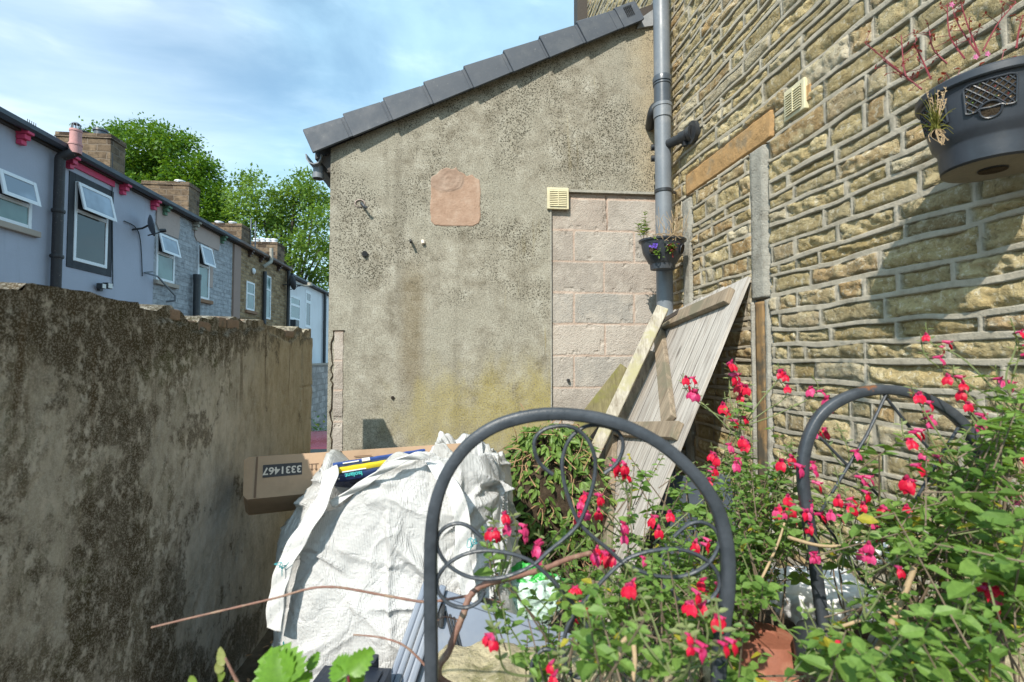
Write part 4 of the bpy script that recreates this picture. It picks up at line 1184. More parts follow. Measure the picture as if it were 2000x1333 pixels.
# ------------------------------------------------------------------ trees
def tree(name, label, base, clumps, lm, seed, leafsz, per, limbs=9, tr=.35):
    rr = random.Random(seed)
    root = empty(name, base, None, label, 'tree', 'trees behind the terrace')
    base = V(base)
    t = MB(); top = sum((V(c[0]) for c in clumps), V()) / len(clumps) - base
    fork = V((top.x * .6, top.y * .6, top.z * .55))
    t.tube(spline([(0, 0, 0), (fork.x * .3 + .1, fork.y * .3, fork.z * .5), tuple(fork)], 5), [tr * (1 - .4 * i / 10) for i in range(11)], 10)
    br = sorted(clumps, key=lambda c: -c[1])[:limbs * 3]
    for c, r in br[:limbs * 3]:
        e = V(c) - base; m = fork.lerp(e, .45) + V((rr.uniform(-.4, .4), rr.uniform(-.4, .4), rr.uniform(.0, .5)))
        s = fork * rr.uniform(.75, 1.0)
        p = spline([s, m, e], 5); t.tube(p, [tr * .42 * (1 - i / (len(p) + .5)) + .012 for i in range(len(p))], 6)
    t.build('trunk', M['bark'], root, smooth=True)
    b = MB()
    for c, r in clumps:
        c = V(c) - base
        ncl = max(3, int(per * r * r / 12))
        for k in range(ncl):
            d = V((rr.gauss(0, 1), rr.gauss(0, 1), rr.gauss(0, .8))).normalized()
            q = c + d * (r * rr.random() ** .45)
            for j in range(12):
                p = q + V((rr.gauss(0, .18), rr.gauss(0, .18), rr.gauss(0, .14))) * (leafsz / .2) * 1.25
                dd = (d + V((rr.gauss(0, .9), rr.gauss(0, .9), rr.gauss(-.1, .7)))).normalized()
                n = V((rr.gauss(0, .6), rr.gauss(0, .6), 1)); L = leafsz * rr.uniform(.6, 1.25); W = L * .55
                x = dd.cross(n); x = x.normalized() if x.length > 1e-3 else V((1, 0, 0))
                b.add([p, p + dd * (L * .5) + x * (W / 2), p + dd * L, p + dd * (L * .5) - x * (W / 2)], [(0, 1, 2, 3)], 0, min(1, max(0, rr.gauss(.5, .25))))
    b.build('crown', M[lm], root)


def trees():
    # clumps from the outline of each crown: (photo x, photo y, radius in photo px), spread in depth
    def cl(lst, Y, sd, spread):
        rr = random.Random(sd); out = []
        for px, py, rp in lst:
            for k in range(2):
                y = Y + rr.uniform(-spread, spread); p = at(px + rr.uniform(-.3, .3) * rp, py + rr.uniform(-.3, .3) * rp, y); out.append((tuple(p), rp / F * y * rr.uniform(.75, 1.0)))
        return out
    big = [(290, 258, 30), (262, 268, 26), (330, 272, 30), (362, 290, 28), (230, 262, 22), (200, 270, 20), (172, 262, 12), (395, 318, 26), (408, 340, 24), (420, 370, 26), (300, 300, 46), (255, 310, 40), (345, 330, 44), (290, 345, 46), (380, 372, 44), (410, 410, 40), (432, 430, 32), (330, 385, 46), (260, 370, 40), (210, 310, 40), (370, 420, 44), (300, 430, 46), (440, 395, 18), (450, 450, 30), (410, 470, 40)]
    tree('broadleaf_tree', 'dense dark green tree towering behind the chimneys', (-21, 32, -2), cl(big, 28, 1, 2.2), 'treeleaf', 5, .22, 900, 9, .45)
    mid = [(470, 360, 20), (500, 352, 18), (490, 385, 28), (528, 378, 18), (550, 392, 24), (590, 358, 22), (575, 385, 26), (612, 380, 24), (632, 392, 20), (520, 420, 34), (565, 430, 34), (610, 425, 32), (650, 430, 26), (480, 440, 32), (540, 470, 32), (590, 475, 32), (632, 480, 30), (500, 490, 22), (465, 410, 20), (580, 515, 22), (640, 530, 24), (612, 545, 20), (660, 500, 26), (455, 385, 16), (560, 360, 10)]
    tree('broadleaf_tree', 'paler airy tree beside the rendered gable corner', (-12, 27, -2), cl(mid, 25, 2, 1.8), 'treeleaf2', 7, .20, 900, 6, .26)
    low = [(660, 560, 30), (620, 570, 26), (700, 520, 40), (590, 560, 18)]
    tree('broadleaf_tree', 'small low tree glimpsed behind the white house roof', (-9.5, 33, -2), cl(low, 31, 3, 1.2), 'treeleaf2', 9, .28, 200, 4, .2)


trees()
# ------------------------------------------------------------------ drainpipe in the corner
def drainpipe():
    root = empty('drainpipe', tuple(at(1299, 600, 3.30).xy) + (0.0,), None, 'tall grey plastic drainpipe with dark socket in the wall corner', 'drainpipe')
    o = root.location.copy()
    def L(px, py, Y=3.30): return at(px, py, Y) - o
    top = L(1288, -260); zc = [L(1291.5, y).z for y in (155, 172, 212, 232, 378)]
    a = V((0.0, 0, 0.0)); ax = lambda z: V((top.x * z / top.z, 0, z))
    b = MB(); r = .055
    b.tube([ax(0.0), ax(zc[3])], r, 28); b.tube([ax(zc[0]), ax(top.z)], r, 28)
    b.build('pipe', M['pvc'], root, smooth=True, sharp=40)
    b = MB(); p = ax(zc[1]);
    b.lathe([(r - .004, 0), (r + .002, .0), (r + .002, zc[0] - zc[2] - .03), (r + .008, zc[0] - zc[2] - .028), (r + .009, zc[0] - zc[2] + .0), (r + .006, zc[0] - zc[2] + .012), (r - .004, zc[0] - zc[2] + .012)], ax(zc[2]), 28)
    for z in (zc[1] + .012,): b.lathe([(r, 0), (r + .007, .003), (r + .007, .012), (r, .015)], ax(z), 28)
    b.build('socket', M['pvcdk'], root, smooth=True, sharp=40)
    b = MB(); b.lathe([(r - .004, 0), (r + .006, .0), (r + .006, zc[2] - zc[3]), (r + .010, zc[2] - zc[3] + .002), (r + .010, zc[2] - zc[3] + .022), (r + .004, zc[2] - zc[3] + .028), (r - .004, zc[2] - zc[3] + .03)], ax(zc[3]), 28)
    b.build('coupling', M['pvc'], root, smooth=True, sharp=40)
    b = MB(); b.lathe([(r, 0), (r + .006, .002), (r + .006, .022), (r, .024)], ax(zc[4]), 28); b.bar(ax(zc[4]) + V((r, .0, .012)), ax(zc[4]) + V((r + .09, .08, .02)), .012, .016); b.build('pipe_clip', M['blackpl'], root, smooth=True, sharp=40)
    # waste branch with flange fixed to the stone wall
    z = L(1330, 287).z; b = MB(); c = ax(z)
    w = V((.128, -.21, .0))
    b.tube([c + w * .2, c + w * .4, c + w], .031, 18); b.tube([c + w * .62, c + w * .85], .040, 18)
    b.tube([c + w * .90, c + w * 1.0], .050, 20); fx_ = c + w; b.tube([fx_ - FR.y * .015, fx_ + FR.y * .02], .072, 22)
    b.bar(c + w * .75 + V((0, 0, -.02)), c + w * .75 + V((0, 0, -.065)), .03, .03, up=(0, 1, 0)); b.build('waste_branch', M['blackpl'], root, smooth=True, sharp=40)
    b = MB(); z = L(1275, 205).z; c = ax(z)
    b.tube(spline([c + V((.0, .06, .03)), c + V((-.030, .075, .02)), c + V((-.045, .09, -.02)), c + V((-.03, .2, -.06))], 5), .034, 14)
    b.build('black_elbow', M['blackpl'], root, smooth=True)
    for zz in (282, 304):
        b = MB(); q = ax(L(1275, zz).z); b.tube([q + V((-.02, .05, 0)), q + V((-.066, .055, 0))], .022, 12); b.build('pipe_stub', M['blackpl'], root, smooth=True)


drainpipe()


# ------------------------------------------------------------------ planters
def sprig(b, p, n, h, sp, rr, mi_stem=0, mi_leaf=1, L=.02, W=.012):
    for i in range(n):
        e = p + V((rr.gauss(0, sp), rr.gauss(0, sp), h * rr.uniform(.6, 1.1)))
        path = spline([p + V((rr.gauss(0, .006), rr.gauss(0, .006), 0)), p.lerp(e, .5) + V((rr.gauss(0, sp * .4), rr.gauss(0, sp * .4), 0)), e], 4)
        b.tube(path, .0016, 4, mi_stem)
        for q in path[2:]:
            for s in (-1, 1): b.leaf(q, (s * rr.uniform(.4, 1), rr.gauss(0, .7), rr.uniform(.1, .7)), (0, 0, 1), L * rr.uniform(.6, 1.2), W * rr.uniform(.7, 1.2), rr.random(), mi_leaf)


def pipe_planter():
    c = at(1294, 495, 3.12); zt = at(1294, 470, 3.12).z; zb = at(1294, 527, 3.12).z; h = zt - zb
    root = empty('pipe_planter', (c.x, c.y, zb), None, 'small black half-bowl planter clipped round the drainpipe', 'planter')
    b = MB(); prof = [(0, 0), (.078, 0), (.082, .035), (.090, .040), (.125, h * .55), (.138, h * .93), (.150, h * .94), (.152, h), (.140, h), (.135, h * .9), (0, h * .86)]
    b.lathe(prof, (0, 0, 0), 40, sx=1.0, sy=.82); o = b.build('bowl', M['planter'], root, smooth=True, sharp=35)
    b = MB(); b.lathe([(.136, h * .93), (.09, h * .98), (0, h * 1.0)], (0, 0, 0), 24, sy=.82); b.build('compost', M['soil'], root, smooth=True)
    # round planting holes with wire rings
    for a, z in ((-2.25, .11), (-1.45, .115), (-.65, .12)):
        r = .126; p = V((math.cos(a) * r, math.sin(a) * r * .82, z)); n = V((math.cos(a), math.sin(a), -.25)).normalized()
        x = n.cross(V((0, 0, 1))).normalized(); y = x.cross(n)
        q = MB(); q.disc(p + n * .004, .030, n, 18); q.build('planting_hole', M['soil'], root)
        q = MB(); q.tube([p + n * .006 + (x * math.cos(t) + y * math.sin(t)) * .031 for t in [2 * PI * i / 20 for i in range(20)]], .0025, 6, closed=True); q.build('hole_ring', M['planter'], root, smooth=True)
    rr = random.Random(3); b = MB()
    base = V((c.x, c.y, zb))
    for px, py, n, hh, sp in ((1259, 462, 3, .16, .02), (1256, 462, 2, .10, .03)):
        sprig(b, at(px, py + 4, 3.08), n, hh, sp, rr, L=.030, W=.016)
    a = -1.45; p = base + V((math.cos(a) * .13, math.sin(a) * .11, .12))
    for i in range(60): b.leaf(p + V((rr.gauss(0, .015), rr.gauss(-.012, .008), rr.gauss(.0, .016))), (rr.gauss(0, 1), rr.gauss(-1, .4), rr.gauss(-.1, .6)), (0, -.3, 1), .026, .011, rr.random(), 3 if rr.random() < .45 else 1)
    a = -2.25; p = base + V((math.cos(a) * .13, math.sin(a) * .11, .115))
    for i in range(26): b.leaf(p + V((rr.gauss(.012, .014), rr.gauss(-.012, .008), rr.gauss(-.025, .016))), (rr.gauss(0, 1), rr.gauss(-1, .4), rr.gauss(-.1, .6)), (0, -.3, 1), .022, .014, .8, 1)
    for i in range(10): b.leaf(p + V((rr.gauss(0, .010), -.02, rr.gauss(.012, .008))), (rr.gauss(0, 1), -.3, rr.gauss(0, 1)), (0, -1, .2), .020, .018, rr.random(), 2)
    b.leaf(at(1279, 468, 3.0), (0, -.3, 1), (0, -1, 0), .02, .02, .9, 1)
    # straggling dry stems round the pipe
    for i in range(34):
        s = base + V((rr.uniform(-.05, .11), rr.uniform(-.10, -.05), h)); e = s + V((rr.gauss(0, .03), rr.gauss(-.01, .02), rr.uniform(.04, .22)))
        b.tube(spline([s, s.lerp(e, .5) + V((rr.gauss(0, .025), rr.gauss(-.01, .015), 0)), e], 4), .0013, 4, 4)
    for i in range(18):
        s = base + V((rr.uniform(-.13, .13), rr.uniform(-.11, -.07), h + .004)); b.tube(spline([s, s + V((rr.gauss(0, .04), -.02, .01)), s + V((rr.gauss(0, .05), -.035, rr.uniform(-.04, .0)))], 4), .0013, 4, 4)
    for k in b.v[:0]: pass
    po = b.build('straggly_plant', [M['stem'], M['sage'], M['violet'], M['redleaf'], M['straw']])
    tag(po, 'straggly pansy and dry stems growing in the small pipe planter', 'plant')


pipe_planter()


def big_pot():
    Y = 1.25; c = at(1938, 300, Y); z0 = at(1938, 333, Y).z
    root = empty('hanging_planter', (c.x, c.y, z0), None, 'large charcoal plastic planter with lattice side openings on the stone wall', 'planter')
    H = .193
    prof = [(.0, .0), (.030, .0), (.030, .004), (.097, .004), (.104, .008), (.1065, .030), (.108, .052), (.110, .058), (.119, .068), (.123, .080), (.131, .115), (.138, .150), (.1405, .168), (.142, .170), (.149, .171), (.152, .174), (.1525, .188), (.149, .192), (.143, .190), (.139, .165), (.0, .158)]
    prof = [(r_, z_ * 1.14) for r_, z_ in prof]; H *= 1.14
    b = MB(); b.lathe(prof, (0, 0, 0), 72); b.build('bowl', M['planter'], root, smooth=True, sharp=30)
    b = MB(); b.lathe([(.029, .003), (.0, .003)], (0, 0, 0), 24); b.v = [(x, y, z - .0045) for x, y, z in b.v]; b.build('drain_hole', M['soil'], root)
    b = MB(); b.lathe([(.1025, .0028), (.0295, .0028)], (0, 0, 0), 48); b.build('underside', simple('brightened_plastic_underside', (.20, .18, .145), .75, .25, 14, .001), root)  # colour brightened so the shaded underside looks lit
    b = MB(); b.lathe([(.139, .192), (.1, .203), (.04, .211), (0, .209)], (0, 0, 0), 24); b.build('compost', M['soil'], root, smooth=True)
    camdir = math.atan2(EYE.y - c.y, EYE.x - c.x)
    def rad(z): 
        for (r0, q0), (r1, q1) in zip(prof[6:], prof[7:]):
            if q0 <= z <= q1: return r0 + (r1 - r0) * (z - q0) / (q1 - q0)
        return .14
    def S(a, z, off): r = rad(z) + off; return V((r * math.cos(a), r * math.sin(a), z))
    for k, da in enumerate((.0, -.98, 1.1)):
        a0 = camdir + da; w = .34; zlo, zhi = .116, .184
        hc = (0.0, .100); hr = .017
        # soil showing through
        q = MB(); n = 14; vs = []; fs = []
        for i in range(n + 1):
            for j in range(n + 1): vs.append(S(a0 - w + 2 * w * i / n, zlo + (zhi - zlo) * j / n, .0012))
        for i in range(n):
            for j in range(n): fs.append((i * (n + 1) + j, (i + 1) * (n + 1) + j, (i + 1) * (n + 1) + j + 1, i * (n + 1) + j + 1))
        q.add(vs, fs)
        q.lathe([(0, .0), (.019, .0)], (0, 0, 0), 20); nv = 40; rn = .131
        cc = S(a0, .114, .002); nr = V((math.cos(a0), math.sin(a0), -.35)).normalized(); xx = nr.cross(V((0, 0, 1))).normalized(); yy = xx.cross(nr)
        q.v[-nv:] = [tuple(cc + xx * p[0] + yy * p[1]) for p in q.v[-nv:]]
        rr = random.Random(k)
        for i in range(70):
            p = S(a0 + rr.uniform(-w, w), rr.uniform(zlo, zhi), .001); q.leaf(p, (rr.gauss(0, 1), rr.gauss(0, 1), rr.gauss(0, 1)), (math.cos(a0), math.sin(a0), 0), .006, .003, rr.random(), rr.choice((1, 2, 3, 3)))
        q.build('root_mat', [M['soil'], M['straw'], M['redleaf'], M['sage']], root)
        q = MB()
        fr = []
        for i in range(9): fr.append(S(a0 - w + .08 + (2 * w - .16) * i / 8, zhi, .003))
        fr += [S(a0 + w - .015, zhi - .004, .003)] + [S(a0 + w, zhi - .012 - (zhi - zlo - .020) * i / 5, .003) for i in range(6)] + [S(a0 + w - .05, zlo, .003)]
        fr += [cc + nr * .001 + (xx * math.cos(t) + yy * math.sin(t)) * .020 for t in [math.radians(x) for x in (20, 0, -30, -60, -90, -120, -150, 180, 160)]][::1]
        fr += [S(a0 - w + .05, zlo, .003)] + [S(a0 - w, zlo + .008 + (zhi - zlo - .020) * i / 5, .003) for i in range(6)] + [S(a0 - w + .015, zhi - .004, .003)]
        # keep the ring part in the same turning direction
        seg0 = fr[:16]; ring = fr[16:25]; seg1 = fr[25:]
        if (ring[0] - seg0[-1]).length > (ring[-1] - seg0[-1]).length: ring = ring[::-1]
        q.tube(spline(seg0 + ring + seg1, 2, True), .0026, 6, closed=True)
        arch = [cc + nr * .001 + (xx * math.cos(t) + yy * math.sin(t)) * .020 for t in [math.radians(x) for x in range(0, 181, 15)]]
        q.tube(arch, .0022, 6)
        # diagonal lattice
        for sgn in (-1, 1):
            for i in range(-9, 10):
                pts = []
                for j in range(15):
                    f = j / 14; z = zlo + (zhi - zlo) * f; a = a0 + i * .112 + sgn * (f - .5) * .46
                    p = S(a, z, .002)
                    inside = abs(a - a0) < w and (p - cc).length > .0195
                    if inside: pts.append(p)
                    elif len(pts) > 1: q.tube(pts, .0016, 5); pts = []
                    else: pts = []
                if len(pts) > 1: q.tube(pts, .0016, 5)
        q.build('lattice', M['planter'], root, smooth=True)
    # bracket into the wall
    wn = FR.y; b = MB(); d = (V((1.56, 0, 0)) - c).dot(wn)
    w = V((wn.x, wn.y, 0)); tgt = w * (d + .01)
    b.bar(w * .13 + V((0, 0, .188)), tgt + V((0, 0, .188)), .018, .006); b.bar(tgt - w * .008 + V((0, 0, .03)), tgt - w * .008 + V((0, 0, .20)), .018, .008, up=tuple(w)); b.build('wall_bracket', M['iron'], root)
    # herb robert: red wiry stems
    rr = random.Random(12); b = MB(); top = V((c.x, c.y, z0 + .205))
    stems = [((1884, 115), (1855, 70), (1850, 8)), ((1913, 110), (1890, 50), (1876, 5)), ((1913, 110), (1878, 60), (1862, 25)), ((1818, 155), (1800, 115), (1785, 85)), ((1800, 175), (1770, 150), (1690, 85)), ((1770, 150), (1765, 130), (1760, 70)), ((1920, 100), (1950, 45), (1985, 5)), ((1850, 125), (1822, 95), (1815, 60)), ((1985, 95), (1990, 60), (1998, 30)), ((1800, 175), (1775, 155), (1725, 118))]
    fl = []
    for st in stems:
        yb = 1.20 if st[0][0] > 1840 else 1.17
        P_ = [at(p[0], p[1], yb + .02 * i + rr.gauss(0, .01)) for i, p in enumerate(st)]
        path = spline(P_, 6); b.tube(path, [.0022 - .0011 * i / len(path) for i in range(len(path))], 5)
        for i, p in enumerate(path[3:]):
            if rr.random() < .8:
                e = p + V((rr.gauss(0, .018), rr.gauss(0, .012), rr.uniform(.0, .025))); b.tube([p, e], .0008, 4)
                for k in range(2): b.leaf(e, (rr.gauss(0, 1), rr.gauss(0, 1), rr.gauss(.2, .7)), (0, 0, 1), rr.uniform(.006, .012), .005, rr.random(), 1)
    for px, py in ((1858, 10), (1928, 106), (1905, 112)):
        p = at(px, py, 1.18)
        for k in range(5): a = k * 1.257; b.leaf(p, (math.cos(a), -.3, math.sin(a)), (0, -1, .2), .008, .006, .8, 2)
    for i in range(70):
        a = rr.uniform(0, 2 * PI); p = top + V((math.cos(a) * rr.uniform(.03, .14), math.sin(a) * rr.uniform(.03, .14), 0)); sprigp = p + V((rr.gauss(0, .02), rr.gauss(0, .02), rr.uniform(.01, .05)))
        b.tube([p, sprigp], .001, 4); b.leaf(sprigp, (rr.gauss(0, 1), rr.gauss(0, 1), .3), (0, 0, 1), .014, .009, rr.random(), 1)
    tag(b.build('wild_geranium', [M['redstem'], M['redleaf'], M['pinkpet']]), 'wiry red-stemmed wild geranium sprouting from the large planter', 'plant')
    b = MB(); p0 = at(1829, 250, 1.135)
    for i in range(46):
        e = p0 + V((rr.gauss(-.012, .022), rr.gauss(-.012, .012), rr.gauss(.03, .030))); b.tube(spline([p0 + V((rr.gauss(0, .006), 0, rr.gauss(0, .006))), p0.lerp(e, .6) + V((0, 0, .008)), e], 4), [.0014, .0012, .0011, .0009, .0008, .0007, .0006, .0005, .0004], 4, 0, rr.random())
    for i in range(16):
        e = p0 + V((rr.gauss(.01, .014), -.004, -rr.uniform(.012, .045))); b.tube(spline([p0, p0.lerp(e, .5) + V((rr.gauss(0, .01), 0, 0)), e], 4), .0008, 4, 1)
    for i in range(8):
        e = p0 + V((rr.gauss(-.0, .02), rr.gauss(-.01, .01), rr.uniform(.06, .10))); b.tube([p0, e], .0008, 4, 1)
        for k in range(6): b.leaf(p0.lerp(e, .6 + .07 * k), (rr.gauss(0, 1), 0, .6), (0, -1, 0), .007, .003, .3, 1)
    tag(b.build('grass_tuft', [M['grass'], M['straw']]), 'yellow-green grass tuft poking out of the planter side opening', 'grass')


big_pot()


# ------------------------------------------------------------------ broken gate and posts leaning in the corner
def gate():
    TR, TL, BR = V((1.225, 2.5, 1.63)), V((1.075, 3.36, 1.51)), V((.39, 2.13, 0.02))
    zg = (TR - BR).normalized(); w = TR - TL; xg = (w - zg * w.dot(zg)).normalized(); yg = zg.cross(xg)
    W = w.length; Hh = (TR - BR).length
    mtx = Matrix((xg, yg, zg)).transposed().to_4x4(); org = BR - xg * W; mtx.translation = org
    # yg should point away from the viewer
    s = 1.0 if yg.dot(org - EYE) > 0 else -1.0
    root = empty('wooden_gate', (0, 0, 0), None, 'broken silvered plank gate with ledges and braces leaning against the stone wall', 'gate')
    root.matrix_world = mtx
    b = MB(); rr = random.Random(6); n = 8
    for i in range(n):
        x0 = W * i / n; x1 = W * (i + 1) / n; top = Hh + rr.uniform(-.008, .008)
        y0, y1 = sorted((0.0, s * .020)); d = rr.uniform(-.0015, .0015)
        b.box((x0 + .0025, y0 + d, rr.uniform(0, .02)), (x1 - .0025, y1 + d, top), 0, rr.random())
        # shallow bead groove along the middle of each board
        b.box(((x0 + x1) / 2 - .001, -s * .0012 if s > 0 else -.0, .02), ((x0 + x1) / 2 + .001, .001, top - .01), 1, 1)
    b.build('boards', [M['gate'], M['darkwood']], root, bevel=.002)
    yr = -s * .0205
    def rail(name, z0, x0, x1, mat='rail', w_=.075, t=.036, skew=0):
        b = MB(); b.bar((x0, yr, z0), (x1, yr, z0 + skew), t, w_, up=(0, 0, 1), var=rr.random() * .6); return b.build(name, M[mat], root, bevel=.004)
    rail('ledge', Hh - .115, -.02, W - .07, w_=.09); rail('ledge', Hh - .90, -.02, W - .03, w_=.09); rail('ledge', .16, 0, W - .03)
    for z0, z1, xa, xb in ((Hh - .85, Hh - .165, W - .16, .05), (.21, Hh - .95, W - .18, .05)):
        b = MB(); b.bar((xa, yr, z0), (xb, yr, z1), .034, .085, up=(-1, 0, .3), var=.2); b.build('brace', M['rail'], root, bevel=.004)
    b = MB(); b.box((-.04, yr - s * .022 - .002, Hh - .93), (.07, yr - s * .022 + .003, Hh - .90)); b.box((-.06, yr - .012, Hh - .935), (-.035, yr + .012, Hh - .895)); b.build('hinge', M['lead'], root)
    b = MB(); b.bar((-.02, yr - s * .020, Hh - .125), (.28, yr - s * .020, Hh - .085), .004, .04, up=(0, 0, 1)); b.build('iron_strap', M['darkwood'], root)
    # square post
    b = MB(); p0 = V((.16, 2.86, -.02)); p1 = at(1294, 603, 3.08)
    b.bar(p0, p1, .075, .075, up=(-.3, -1, .1), var=.25)
    po = b.build('gate_post', M['post'], None, bevel=.006)
    tag(po, 'pale mossy square gate post leaning against the drainpipe', 'post')
    d = (p1 - p0).normalized(); x = d.cross(V((-.3, -1, .1))).normalized(); y = x.cross(d)
    for f, l in ((.93, .12), (.62, .03), (.45, .05)):
        c = p0.lerp(p1, f) + x * .0385
        q = MB(); q.bar(c - d * l / 2, c + d * l / 2, .03, .004, up=tuple(x)); q.build('hinge_plate', M['darkwood'], po)
    b = MB(); p0 = V((-.12, 3.20, -.0)); p1 = V((.80, 3.34, 1.12))
    b.bar(p0, p1, .14, .03, up=(-.1, -1, .3), var=.3); tag(b.build('plank', M['mossplank'], None, bevel=.004), 'green mossy plank propped behind the leaning gate post', 'plank')
    b = MB(); b.bar((.28, 2.99, 0), (.90, 3.18, 1.25), .11, .025, up=(-.2, -1, .2), var=.5); tag(b.build('plank', M['rail'], None, bevel=.004), 'brown plank half hidden between the gate and its post', 'plank')
    # dark board standing behind the gate's right edge
    b = MB(); c = V((.95, 2.42, .0)); b.v = []
    b.box((-.20, -.01, 0), (.20, .01, .62)); m = Matrix.Rotation(math.radians(-25), 4, 'Z') @ Matrix.Rotation(math.radians(-8), 4, 'Y'); b.v = [tuple(m @ V(v) + c) for v in b.v]
    tag(b.build('slate_board', M['pvcdk'], None, bevel=.003), 'dark grey board standing behind the lower edge of the gate', 'board')


gate()


# ------------------------------------------------------------------ bulk bag and rubbish
def cloth_field(seed, n, amp, wmin, wmax, fan=None):
    """fold lines: list of (a0,z0,dir,len,width,amp)"""
    rr = random.Random(seed); out = []
    for i in range(n):
        if fan and rr.random() < .65:
            fa, fz = rr.choice(fan); th = rr.uniform(0, 2 * PI)
            L = rr.uniform(.12, .42); out.append((fa + math.cos(th) * L * .5, fz + math.sin(th) * L * .5, th, L, rr.uniform(wmin, wmax), amp * rr.uniform(.5, 1.2) * rr.choice((1, 1, -.8))))
        else:
            out.append((rr.uniform(-2, 2), rr.uniform(0, .9), rr.gauss(.5, .6) if rr.random() < .6 else rr.uniform(0, PI), rr.uniform(.1, .4), rr.uniform(wmin, wmax), amp * rr.uniform(.4, 1.1) * rr.choice((1, 1, -.8))))
    return out


def folds(A, Z, fl):
    D = np.zeros_like(A)
    for a0, z0, th, L, w, am in fl:
        u = (A - a0) * math.cos(th) + (Z - z0) * math.sin(th); v = -(A - a0) * math.sin(th) + (Z - z0) * math.cos(th)
        v = v + .25 * w * np.sin(u * 30 + a0 * 9)
        taper = np.exp(-(u / (L * .55)) ** 4); ww = w * (.5 + .6 * (u / L + .5).clip(.1, 1.2))
        prof = np.exp(-np.abs(v) / ww) - .45 * np.exp(-np.abs(v - 1.4 * ww) / (1.5 * ww))
        D += am * taper * prof
    return D


def sack(name, mats, parent, c, hw, hd, h, rim, seed, nfold, fan, lean=(0, 0), yaw=0, power=4.2, nseg=420, nrow=250, shape=None, inner=.10, amp=.012, shade_side=None, sag=.05):
    th = np.linspace(0, 2 * PI, nseg, endpoint=False)
    ro = np.linspace(0, 1, nrow)
    TH, T = np.meshgrid(th, ro)
    cs, sn = np.cos(TH), np.sin(TH)
    se = (np.abs(cs) ** power + np.abs(sn) ** power) ** (-1 / power)
    rimz = rim(th)[None, :] * np.ones_like(T)
    outer = T < .86
    t = np.clip(T / .86, 0, 1); Z = rimz * t
    zr = Z / h
    sx, sy = shape(zr, TH) if shape else (1 - .10 * zr, 1 - .10 * zr)
    X = se * cs * hw * sx; Y = se * sn * hd * sy
    A = TH * (hw + hd) / 1.6
    A = np.where(A > PI * (hw + hd) / 1.6, A - 2 * PI * (hw + hd) / 1.6, A)
    D = folds(A, Z, cloth_field(seed, nfold, amp, .006, .022, fan))
    cr1 = np.abs(fbm(A * 5 + Z * 2.5, Z * 4 - A * 1.5, seed + 30, 3) - .5); cr2 = np.abs(fbm(A * 9 - Z * 5, Z * 8 + A * 3, seed + 40, 3) - .5)
    D = D + .006 * np.exp(-cr1 / .024) * sstep(.35, .6, fbm(A * 2, Z * 2, seed + 60, 2)) - .003 * np.exp(-cr2 / .02)
    D = D + .055 * (fbm(cs * 1.6 + 5, sn * 1.6 + Z * 2.6, seed, 3) - .5) * (1 - np.abs(2 * zr - 1) ** 2 * .4) + .022 * (fbm(A * 7, Z * 7, seed + 3, 4) - .5)
    # horizontal slump creases low down
    D = D + .018 * np.exp(-np.abs(Z - .20 - .04 * np.sin(A * 5)) / .018) - .015 * np.exp(-np.abs(Z - .165 - .04 * np.sin(A * 5)) / .022)
    D = D + .012 * np.exp(-np.abs(fbm(A * 2.2 + Z * 3.2, Z * 1.4 - A * .6, seed + 70, 2) - .5) / .03)
    D = D * sstep(0, .05, t)
    nx, ny = cs / se * 0 + cs, sn
    X = X + nx * D; Y = Y + ny * D
    # fold in at the rim
    q = np.clip((T - .86) / .14, 0, 1)
    X = np.where(outer, X, X - nx * (.012 + .10 * q) ); Y = np.where(outer, Y, Y - ny * (.012 + .10 * q)); Z = np.where(outer, Z, rimz - (inner * q) + .006 * np.sin(q * PI))
    X = X + lean[0] * (Z / h) ** 1.3; Y = Y + lean[1] * (Z / h) ** 1.3
    ca, sa = math.cos(yaw), math.sin(yaw)
    Xr = X * ca - Y * sa; Yr = X * sa + Y * ca
    dirt = np.clip((fbm(A * 2.2, Z * 2.2, seed + 9, 4) - .52) * 3.0, 0, .55)
    if shade_side is not None: dirt = np.maximum(dirt, shade_side(TH, zr))
    o = grid(name, Xr, Yr, Z, mats, {'dirt': dirt}, parent, wrap=True)
    return o, (lambda a, z: None)


def ribbon(name, pts, width, side, mat, parent, th=.003, stitches=True, nper=12):
    """webbing strap along pts, width across side(i)"""
    pts = spline(pts, nper); n = len(pts); b = MB(); K = 14; vs = []
    for i, p in enumerate(pts):
        d = (pts[min(i + 1, n - 1)] - pts[max(i - 1, 0)]).normalized()
        f = i / (n - 1); s = side(f) if callable(side) else V(side)
        s = (s - d * s.dot(d)).normalized(); nn = d.cross(s)
        for k in range(K + 1): u = k / K - .5; vs.append(p + s * (u * width) + nn * (.004 * math.cos(u * 4 + i * .4)))
    fs = []; va = []
    for i in range(n - 1):
        for k in range(K): fs.append((i * (K + 1) + k, i * (K + 1) + k + 1, (i + 1) * (K + 1) + k + 1, (i + 1) * (K + 1) + k)); va.append(1.0 if k in (3, 10) and i % 3 else .3)
    b.add(vs, fs); b.a = va
    o = b.build(name, mat, parent, smooth=True)
    m = o.modifiers.new('thick', 'SOLIDIFY'); m.thickness = th
    return o


